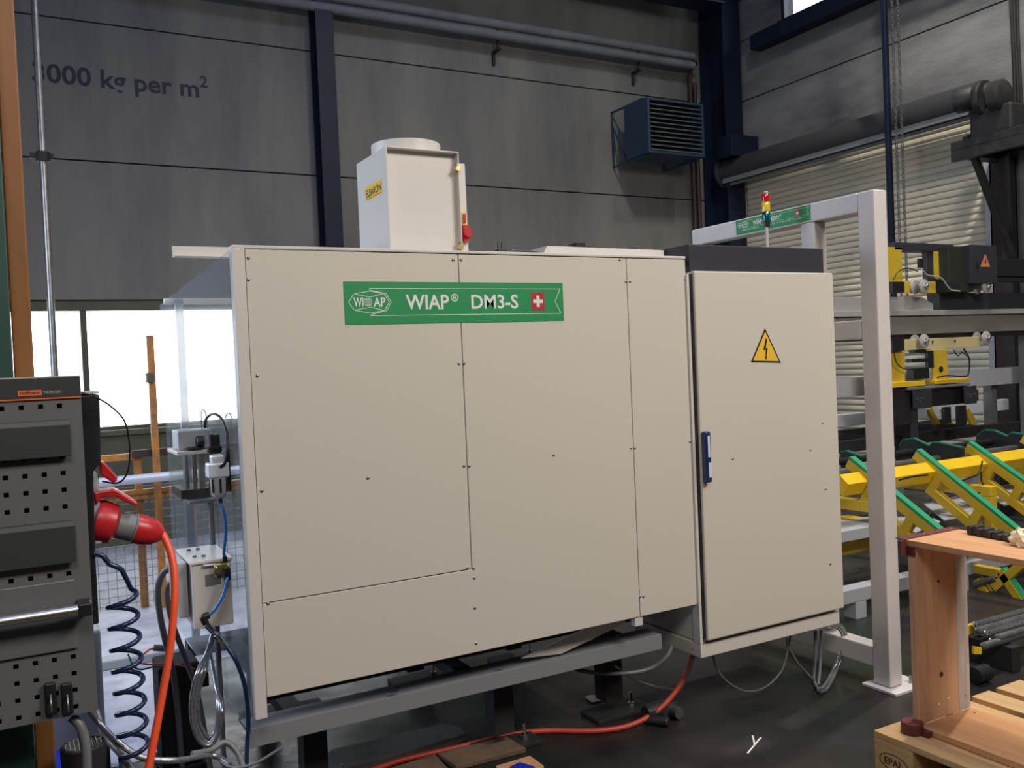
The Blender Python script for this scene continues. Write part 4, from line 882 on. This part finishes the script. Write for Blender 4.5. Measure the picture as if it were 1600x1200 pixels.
# ================================================================== CONVEYOR
t = thing('yellow_conveyor', (4.8, 3.8, 0), 'yellow and green sorting conveyor table behind the white frame', 'conveyor')
XL, XR2 = 3.9, 7.0
bm = NB(); prism(bm, [(XL, 3.407, .721), (XL, 3.35, .671), (XL, 3.395, .60), (XL, 3.45, .65)], (XR2-XL, 0, 0)); obj('front_beam', bm, M['yellow'], t, .003)
B('floor_rail', (3.5, XR2, 3.20, 3.28, .09, .162), M['greyl'], t, .004)
for x in (3.75, 4.6, 5.5, 6.4): B('foot', (x, x+.08, 3.2, 3.28, 0, .089), M['greyl'], t, .003); B('foot', (x, x+.08, 4.3, 4.38, 0, .45), M['greyl'], t, .003)
B('rear_rail', (3.5, XR2, 4.3, 4.38, .451, .53), M['greyl'], t, .004)
for x in (4.05, 4.95, 5.85, 6.75):
    bm = NB(); bx(bm, x, x+.06, 3.41, 4.299, .50, .56); bx(bm, x, x+.06, 3.23, 3.28, .163, .50); bx(bm, x, x+.06, 3.23, 3.41, .501, .56); obj('cross_member', bm, M['yellowd'], t, .004)
def arm(px0, py0, ybeam, px1, py1, tail=True, w_=.07):
    """arm in a plane of constant X; upper edge from first to second pixel"""
    X = P(px0, py0, Y=ybeam).x
    a, b = P(px0, py0, X=X), P(px1, py1, X=X)
    d = (b-a).normalized(); nrm = V((0, -d.z, d.y)); nrm = nrm if nrm.z < 0 else -nrm
    L = (b-a).length
    bm = NB(); hgt = .062
    def seg(s0, s1, o0, o1): hx(bm, [a+d*s0+nrm*o1, a+d*s0+nrm*o1+V((w_*.6, 0, 0)), a+d*s1+nrm*o1+V((w_*.6, 0, 0)), a+d*s1+nrm*o1, a+d*s0+nrm*o0, a+d*s0+nrm*o0+V((w_*.6, 0, 0)), a+d*s1+nrm*o0+V((w_*.6, 0, 0)), a+d*s1+nrm*o0])
    seg(0, L, .010, hgt)
    if tail:
        seg(.17, L, hgt+.065, hgt+.115)
        for s in (.17, .17+(L-.17)*.5, L-.05): seg(s, s+.05, hgt+.0005, hgt+.0645)
    o = obj('arm', bm, M['yellow'] if False else M['yellowd'], t, .002, label='slanting yellow arm')
    bm = NB(); seg(0.0, L, -.008, .0095); obj('green_strip', bm, M['green'], o, .002)
arm(1432, 703, 3.47, 1600, 838); arm(1513, 691, 3.47, 1640, 780); arm(1327, 715, 3.47, 1490, 848)
arm(1600, 678, 3.47, 1680, 728)
for (pts, yb) in (([(1405, 697), (1412, 688), (1427, 686), (1452, 698), (1458, 692), (1468, 693), (1504, 701)], 3.9), ([(1525, 683), (1538, 673), (1553, 674), (1574, 683), (1580, 677), (1600, 680)], 3.9), ([(1313, 707), (1322, 706), (1345, 714)], 3.9)):
    X = P(*pts[0], Y=yb).x
    q_ = [P(x, y, X=X) for x, y in pts]; zlo = min(p.z for p in q_)-.09
    bm = NB()
    for a, b in zip(q_, q_[1:]):
        hx(bm, [V((X, a.y, zlo)), V((X+.02, a.y, zlo)), V((X+.02, b.y, zlo)), V((X, b.y, zlo)), a, a+V((.02, 0, 0)), b+V((.02, 0, 0)), b])
    o = obj('cam_plate', bm, M['dark'], t, 0, label='black stepped plate')
    bm = NB()
    for a, b in zip(q_, q_[1:]):
        u = V((0, 0, .009)); w2 = V((.028, 0, 0)); o_ = V((-.004, 0, .0003))
        hx(bm, [a+o_, a+w2+o_, b+w2+o_, b+o_, a+u+o_, a+w2+u+o_, b+w2+u+o_, b+u+o_])
    obj('green_strip', bm, M['greend'], o)
zsft = P(1500, 712, Y=3.62).z
CY('shaft', (3.95, 3.62, zsft), (XR2, 3.62, zsft), .022, M['steel'], t, n=16, label='polished roller shaft')
CY('shaft', (3.95, 3.80, zsft+.03), (XR2, 3.80, zsft+.03), .022, M['dark'], t, n=16)
bm = NB()
for x in (4.2, 4.75, 5.3, 5.9, 6.5): bx(bm, x, x+.05, 3.55, 3.9, zsft-.12, zsft-.025)
obj('shaft_bearing', bm, M['dark'], t, .004)
B('bed_frame', (3.95, XR2, 3.66, 3.72, .562, .62), M['dark'], t, .003)
# black deck frames further back
bm = NB()
zf = P(1500, 662, Y=4.4).z
for (x0, x1, y0, y1) in ((3.6, 7.0, 4.31, 4.36), (3.6, 7.0, 4.9, 4.96), (4.2, 4.26, 4.37, 4.89), (5.4, 5.46, 4.37, 4.89), (6.5, 6.56, 4.37, 4.89)): bx(bm, x0, x1, y0, y1, zf-.10, zf-.02)
for x in (3.7, 5.2, 6.8): bx(bm, x, x+.05, 4.91, 4.95, 0, zf-.10)
obj('deck_frame', bm, M['black'], t, .003, label='black deck frame')
# pale trays under the arms
for (pts, z) in (([(1440, 785), (1500, 770), (1560, 797), (1475, 812)], .42), ([(1525, 765), (1585, 755), (1620, 775), (1570, 790)], .42), ([(1405, 822), (1440, 800), (1470, 815), (1430, 832)], .40)):
    bm = NB(); prism(bm, [P(x, y, Z=z) for x, y in pts], (0, 0, -.006)); obj('tray', bm, M['greyl'], t)
B('tray_ledge', (3.6, 4.35, 3.30, 3.50, .38, .44), M['greyl'], t, .004)
B('lower_beam', (3.6, 4.2, 3.42, 3.56, .27, .35), M['yellowd'], t, .01)
B('lower_beam', (3.6, 4.2, 3.50, 3.62, .40-.03, .44), M['yellowd'], t, .01)
bm = NB(); p = P(1438, 820, Y=3.25); bar(bm, P(1452, 802, Y=3.25), P(1432, 838, Y=3.25), .04, .045, V((0, 1, 0))); obj('damper', bm, M['dark'], t, .003)
# lower linkage
X = P(1540, 900, Y=3.15).x
def YP_(x, y): return P(x, y, X=X)
bm = NB()
for a, b in (((1524, 888), (1566, 896)), ((1566, 893), (1612, 960)), ((1528, 905), (1548, 935)), ((1545, 935), (1590, 948)), ((1555, 918), (1600, 880))):
    bar(bm, YP_(*a), YP_(*b), .05, .045)
o = obj('linkage', bm, M['yellowd'], t, .002, label='yellow lower linkage')
bm = NB(); bar(bm, YP_(1569, 890)+V((0, 0, .012)), YP_(1616, 958)+V((0, 0, .012)), .044, .008); obj('green_strip', bm, M['green'], o)
CY('push_rod', P(1524, 914, X=X-.02), P(1556, 903, X=X-.02), .018, M['cable_grey'], t)
for i, pts in enumerate(([(1500, 752), (1520, 745), (1530, 738), (1535, 720)], [(1533, 738), (1535, 755), (1550, 765), (1580, 763), (1605, 775)], [(1545, 763), (1530, 770), (1515, 775)], [(1405, 750), (1425, 745), (1450, 742)])):
    T('cable', [P(x, y, Y=3.3) for x, y in pts], .005, M['dark'], t)

# rails behind
cv = t
t = thing('linear_rails', (5.5, 5, 0), 'silver aluminium rails running behind the conveyor', 'rail')
RY = 4.46
za, zb2 = P(1550, 576, Y=RY).z, P(1550, 602, Y=RY).z
B('rail', (3.6, 7.35, RY, RY+.07, zb2, za), M['alu'], t, .004)
B('rail', (3.6, 7.35, RY+.15, RY+.21, P(1560, 642, Y=RY+.15).z, P(1560, 625, Y=RY+.15).z), M['alu'], t, .004)
for x in (3.9, 5.6, 7.0):
    B('stand', (x, x+.07, RY+.072, RY+.148, 0, za-.01), M['grey'], t, .003)
for px_ in (1458, 1478, 1516):
    p = P(px_, 645, Y=4.6); bm = NB(); prism(bm, [P(px_-8, 640, Y=4.6), P(px_-2, 637, Y=4.6), P(px_+12, 662, Y=4.6), P(px_+2, 664, Y=4.6)], (0, .02, 0)); o = obj('stop_bracket', bm, M['yellowd'], cv)

# overhead beam with carriage
BY = 4.2
t = thing('overhead_beam', (5.2, BY, 1.3), 'long grey overhead gantry beam crossing behind the white frame', 'beam')
z0, z1_, z2_, z3 = [P(1500, v, Y=BY).z for v in (527, 520, 492, 484)]
B('beam', (3.3, 7.2, BY, BY+.20, z1_, z2_), mat('beam_grey', (.23, .215, .18), .5), t, .004)
B('top_ledge', (3.3, 7.2, BY-.02, BY+.22, z2_+.0005, z3-.0005), mat('ledge_grey', (.36, .35, .34), .5), t, .002)
B('bottom_ledge', (3.3, 7.2, BY+.02, BY+.18, z0, z1_-.0005), M['dark'], t, .002)
za, zb3 = P(1450, 464, Y=BY+.02).z, P(1450, 479, Y=BY+.02).z
xe = P(1458, 475, Y=BY+.02).x
bm = NB(); prism(bm, [(3.3, BY+.02, z3), (xe, BY+.02, z3), (xe, BY+.02, zb3+.02), (xe-.12, BY+.02, za), (3.3, BY+.02, za)], (0, .1, 0)); obj('cable_tray', bm, mat('tray_grey', (.34, .33, .32), .5), t, .002)
B('rear_tray', (xe+.1, 7.2, BY+.04, BY+.14, z3, P(1550, 457, Y=BY+.04).z), M['plinth'], t, .002)
B('upper_strip', (3.3, 4.9, BY+.125, BY+.15, z3, za+.06), M['dark'], t, .002)
bm = NB(); bx(bm, 3.32, 3.44, BY+.0, BY+.15, 0, z0-.0005) ; bx(bm, 7.08, 7.2, BY, BY+.15, 0, z0-.0005); obj('beam_post', bm, M['grey'], t, .003)
t = thing('gripper_carriage', (5.0, BY, 1.2), 'yellow wheeled gripper carriage riding on the grey overhead beam', 'carriage')
CYc = BY-.08
def CB(name, x0, y0, x1, y1, dep, m_, par, dy=0, bev=.003, **kw):
    a = P(x0, y1, Y=CYc+dy); b = P(x1, y0, Y=CYc+dy); m0 = P((x0+x1)/2, y0, Y=CYc+dy).z; m1 = P((x0+x1)/2, y1, Y=CYc+dy).z
    return B(name, (a.x, b.x, CYc+dy, CYc+dy+dep, m1, m0), m_, par, bev, **kw)
CB('upper_plate', 1375, 386, 1409, 458, .02, M['yellowd'], t, .10)
CB('upper_plate', 1416, 440, 1462, 458, .02, M['yellowd'], t, .08)
CB('upper_plate', 1461, 393, 1472, 436, .02, M['yellowd'], t, .10)
CB('top_frame', 1398, 380, 1490, 392, .12, M['plinth'], t, .10)
CB('top_frame', 1450, 393, 1461, 458, .04, M['plinth'], t, .11)
CB('control_box_side', 1484, 385, 1519, 456, .12, mat('olive_black', (.022, .026, .018), .5), t, .02)
bx_ = CB('control_box', 1519, 383, 1557, 443, .09, M['plinth'], t, -.02, label='anthracite control box with warning triangle')
c3 = [P(1532, 417, Y=CYc-.02), P(1547, 417, Y=CYc-.02), P(1539.5, 397, Y=CYc-.02)]
bm = NB(); prism(bm, c3, (0, -.001, 0)); s_ = obj('warning_sign', bm, mat('sign_orange', (.7, .25, .08), .5), bx_)
bm = NB(); prism(bm, [P(1538.5, 411, Y=CYc-.0215), P(1541, 411, Y=CYc-.0215), P(1540, 402, Y=CYc-.0215)], (0, -.0005, 0)); obj('lightning_bolt', bm, M['dark'], s_)
p = P(1527, 413, Y=CYc-.02); B('latch', (p.x-.012, p.x+.012, CYc-.028, CYc-.0205, p.z-.018, p.z+.018), M['dark'], bx_, .002)
CB('lower_plate', 1412, 528, 1532, 545, .02, mat('plate_cream', (.62, .52, .25), .45), t, .04)
CB('leg_plate', 1375, 548, 1413, 600, .02, M['yellowd'], t, .03)
CB('leg_plate', 1459, 546, 1480, 598, .02, M['yellowd'], t, .03)
CB('energy_chain', 1559, 404, 1632, 432, .10, M['dark'], t, .03)
CB('bracket_arm', 1559, 433, 1632, 440, .06, M['plinth'], t, .05)
CB('foot_flange', 1375, 597, 1446, 605, .10, M['yellow'], t, .0)
CB('foot_flange', 1462, 592, 1516, 598, .10, M['yellow'], t, .0)
for (x, y) in ((1443, 447), (1540, 448), (1443, 533), (1540, 528)):
    p = P(x, y, Y=CYc)
    for dy in (-.012, .062):
        bm = NB(); rings(bm, (p.x, CYc+dy, p.z), (0, 1, 0), [(0, .046), (.002, .049), (.010, .049), (.012, .046), (.0121, .028), (.03, .028)], 28); o = obj('wheel', bm, mat('wheel_plastic', (.42, .41, .38), .5) if 'wheel_plastic' not in bpy.data.materials else bpy.data.materials['wheel_plastic'], t, smooth=40)
    bm = NB(); rings(bm, (p.x, CYc-.038, p.z), (0, 1, 0), [(0, .010), (.006, .015), (.015, .015), (.0151, .02), (.0255, .02)], 12); obj('axle_bolt', bm, M['chrome'], t, smooth=40)
for (x, y) in ((1457, 534), (1492, 533)):
    p = P(x, y, Y=CYc+.04); CY('hole_plug', (p.x, CYc+.037, p.z), (p.x, CYc+.0395, p.z), .009, M['dark'], t)
p = P(1470, 577, Y=CYc+.03); CY('round_port', (p.x, CYc+.026, p.z), (p.x, CYc+.0295, p.z), .022, M['dark'], t, n=20)
CB('cross_head', 1397, 606, 1428, 662, .2, M['black'], t, .02); CB('cross_head', 1428, 606, 1512, 634, .16, M['dark'], t, .03)
CB('head_flange', 1420, 602, 1516, 606, .2, M['grey'], t, -.01)
for (x0, y0, x1, y1) in ((1428, 609, 1456, 638), (1508, 603, 1526, 631)):
    o = CB('clamp_plate', x0, y0, x1, y1, .012, M['plinth'], t, -.02)
    for i, (dx, dy) in enumerate(((4, 14), (9, 14), (14, 13), (9, 18))):
        p = P(x0+dx, y0+dy, Y=CYc-.02); CY('cap_screw', (p.x, CYc-.026, p.z), (p.x, CYc-.0203, p.z), .006, M['chrome'], o, n=6)
CB('finger', 1428, 639, 1434, 690, .03, M['plinth'], t, .0); CB('finger', 1477, 636, 1486, 662, .03, M['dark'], t, .04); CB('finger', 1499, 634, 1510, 664, .03, M['dark'], t, .02)
CB('valve_block', 1428, 575, 1452, 592, .06, M['dark'], t, .01); CB('valve_block', 1425, 560, 1455, 566, .05, M['dark'], t, .01); CB('valve_block', 1430, 546, 1448, 552, .05, M['dark'], t, .01)
CB('cylinder_rod', 1451, 548, 1459, 575, .03, M['dark'], t, .02)
CB('black_block', 1395, 528, 1413, 548, .06, M['dark'], t, .0); CB('black_block', 1395, 440, 1413, 457, .05, M['dark'], t, .02); CB('proximity_sensor', 1437, 404, 1443, 418, .02, M['dark'], t, .02)
p = P(1530, 615, Y=CYc); CY('buffer', (p.x, CYc+.03, p.z-.05), (p.x, CYc+.03, p.z+.03), .02, M['rust'], t)
for nm, pts in (('hose', [(1396, 437), (1403, 425), (1418, 419), (1434, 424)]), ('hose', [(1396, 540), (1400, 565), (1412, 576), (1428, 578)]), ('hose', [(1506, 545), (1514, 560), (1514, 580), (1508, 588), (1480, 587), (1465, 590)]), ('hose', [(1490, 547), (1497, 556), (1503, 550), (1510, 556)]), ('hose', [(1446, 424), (1462, 436), (1480, 442), (1500, 448)])):
    T(nm, [P(x, y, Y=CYc-.01) for x, y in pts], .006 if len(pts) > 4 else .004, M['dark'], t)
T('hose', [P(x, y, Y=CYc-.015) for x, y in ((1440, 420), (1450, 430), (1470, 434), (1485, 452), (1500, 455))], .005, M['greyl'], t, label='pale hose')

# ================================================================== PALLET, COLLAR, RODS
PX, PY = 2.42, 2.01
t = thing('pallet', (PX+.4, PY-.6, 0), 'wooden transport pallet on the floor at the lower right corner', 'pallet')
xs_ = ((0, .145), (.186, .286), (.327, .472), (.513, .613), (.655, .80))
for a, b in xs_: B('top_board', (PX+a, PX+b, PY-1.2, PY, .123, .144), M['pallet'], t, .002)
for yy in (0, .5275, 1.055): B('stringer', (PX, PX+.8, PY-yy-.145, PY-yy, .101, .1225), M['pallet'], t, .002)
for yy in (0, .5275, 1.055):
    for xx_ in (0, .3275, .655): B('block', (PX+xx_, PX+xx_+.145, PY-yy-.145, PY-yy, .0225, .1005), M['pallet'], t, .002)
for xx_ in (0, .3275, .655): B('bottom_board', (PX+xx_, PX+xx_+.145, PY-1.2, PY, 0, .022), M['pallet'], t, .002)
bm = NB(); ce = V((PX-.0008, PY-.0725, .062))
for i in range(24):
    a0, a1 = 2*PI*i/24, 2*PI*(i+1)/24
    bar(bm, ce+V((0, .052*math.cos(a0), .026*math.sin(a0))), ce+V((0, .052*math.cos(a1), .026*math.sin(a1))), .0025, .001, V((1, 0, 0)))
obj('brand_oval', bm, M['brown_label'], t, label='burnt oval stamp')
text('lettering', 'EPAL', (PX-.0006, PY-.038, .050), (0, -1, 0), (0, 0, 1), .07, .024, M['brown_label'], t, .02, .0004, label='burnt lettering EPAL')

t = thing('pallet_collar', (2.65, 1.4, .145), 'pine pallet collar standing on edge on the pallet', 'frame')
KX0, KX1, KY = 2.522, 2.792, 1.938
zt2 = .770
B('bottom_board', (KX0, KX1, .75, KY-.022, .1455, .166), M['wood'], t, .002)
B('edge_strip', (KX1-.062, KX1, KY-.022, KY, .1665, zt2-.021), M['woodg'], t, .003, label='grey weathered edge strip')
B('upright_board', (KX0, KX1-.063, KY-.022, KY, .1665, zt2-.021), M['woodv'], t, .002)
B('top_board', (KX0-.0, KX1, .75, KY+.02, zt2-.02, zt2), M['wood'], t, .002)
B('hinge_strip', (KX0-.012, KX1+.0, KY+.0, KY+.035, zt2+.0005, zt2+.004), M['maroon'], t, .001, label='maroon steel hinge strip')
for i in range(4): p = V((KX0+.03+.07*i, KY+.015, zt2+.004)); CY('rivet', p, p+V((0, 0, .003)), .006, M['chrome'], t, n=10)
bm = NB(); prism(bm, [(KX0-.03, KY+.001, zt2-.05), (KX0-.03, KY+.001, zt2-.002), (KX0-.012, KY+.001, zt2+.004), (KX0+.03, KY+.001, zt2+.0), (KX0+.03, KY+.001, zt2-.05)], (0, .003, 0)); bx(bm, KX0-.0035, KX0-.0005, KY-.03, KY+.001, zt2-.05, zt2-.021); obj('hinge', bm, M['maroon'], t, label='maroon corner hinge')
bm = NB(); rings(bm, (KX0-.018, KY-.01, .1455), (0, 0, 1), [(0, .034), (.004, .036), (.034, .034), (.038, .030)], 20); bx(bm, KX0-.02, KX0-.0005, KY-.07, KY-.0, .1455, .163); obj('hinge', bm, M['maroon'], t, smooth=40, label='maroon lower hinge')
for (x, z) in ((.03, .20), (.10, .215), (.15, .225), (.24, .215)):
    CY('nail', (KX0+x, KY-.0225, z), (KX0+x, KY-.024, z), .004, M['chrome'], t, n=8)
for (x, y) in ((.05, 1.88), (.12, 1.885), (.19, 1.89), (.235, 1.88)): CY('nail', (KX0+x, y, .1663), (KX0+x, y, .168), .004, M['chrome'], t, n=8)
for (x, z, r_) in ((.12, .62, .006), (.12, .31, .009)): CY('bore_hole', (KX0+x, KY-.0222, z), (KX0+x, KY-.0228, z), r_, M['brown_label'], t, n=14)
# ribbed black part and paper on the top board
t = thing('chain_link_part', P(1550, 838, Z=zt2), 'oily black ribbed chain segment lying on the collar top board', 'chain')
a, b = P(1522, 826, Z=zt2+.018), P(1583, 840, Z=zt2+.012)
for i in range(9):
    c = a.lerp(b, i/8); h = .030-.0018*i; s_ = .022 if i % 2 else .027
    bm = NB(); bx(bm, c.x-s_, c.x+s_, c.y-.0095, c.y+.0095, zt2+.0008, zt2+h+(.004 if i % 2 else 0)); obj('link', bm, M['motor'], t, .004)
bm = NB(); bmesh.ops.create_icosphere(bm, subdivisions=3, radius=.035); random.seed(5)
pc = P(1597, 822, X=2.70)
for v in bm.verts:
    n_ = v.co.normalized(); k = 1+.22*math.sin(n_.x*9+n_.y*5)*math.cos(n_.z*8)+random.uniform(-.09, .09)
    v.co = V((v.co.x*k*1.0, v.co.y*k*1.2, max(v.co.z*k, -.02)))+V((pc.x, pc.y-.01, zt2+.0205))
obj('crumpled_paper', bm, M['paper'], None, label='crumpled pale yellow paper on the collar top board', cat='paper')

# chromed rods on yellow chocks
ry = 2.75
rods = [(1524, 977, 'rearmost ribbed steel rod of the stack behind the pallet collar'), (1527, 986, 'second ribbed rod from the back of the steel stack'), (1541, 991, 'third ribbed rod from the back of the steel stack'), (1559, 997, 'nearest upper ribbed rod of the steel stack'), (1549, 1003, 'lower middle smooth rod of the steel stack'), (1536, 1010, 'lowest front smooth rod of the steel stack')]
rr = .0165
spec = [(2.475, 0), (2.435, 0), (2.395, 0), (2.35, 0), (2.385, 0), (2.35, 0)]
for k, ((x, y, lab), (yy, zz)) in enumerate(zip(rods, spec)):
    p = P(x, y, Y=yy)
    bm = NB(); z_ = p.z
    prof_ = [(0, rr*.6), (.004, rr), (.09, rr)]
    if k < 4:
        s = .09
        while s < 1.2: prof_ += [(s, rr*.88), (s+.006, rr*.88), (s+.0065, rr), (s+.014, rr)]; s += .0145
    prof_ += [(1.7, rr), (1.704, rr*.6)]
    rings(bm, (p.x, yy, z_), (1, 0, 0), prof_, 14)
    obj('steel_rod', bm, M['chrome'] if k % 2 == 0 else M['steel'], None, smooth=35, label=lab, cat='rod', group='steel rods stacked behind the pallet collar')
pz = P(1536, 1010, Y=2.35)
t = thing('rod_rack', (pz.x+.5, 2.4, 0), 'low dark and yellow rack under the steel rods', 'rack')
for dx in (.12, 1.3):
    B('crossbar', (pz.x+dx, pz.x+dx+.06, 2.30, 2.52, 0, pz.z-rr-.001), M['black'], t, .003)
    B('end_stop', (pz.x+dx, pz.x+dx+.06, 2.505, 2.52, pz.z-rr, pz.z+.03), M['yellowd'], t, .003)
p = P(1533, 1022, Y=2.31); CY('roller', (p.x-.05, 2.31, .036), (p.x+.03, 2.31, .036), .035, M['dark'], t)
bm = NB(); prism(bm, [P(1522, 1010, Y=2.34), P(1534, 1012, Y=2.34), P(1534, 1022, Y=2.34), P(1522, 1022, Y=2.34)], (0, .01, 0)); obj('yellow_tag', bm, M['yellow'], t)
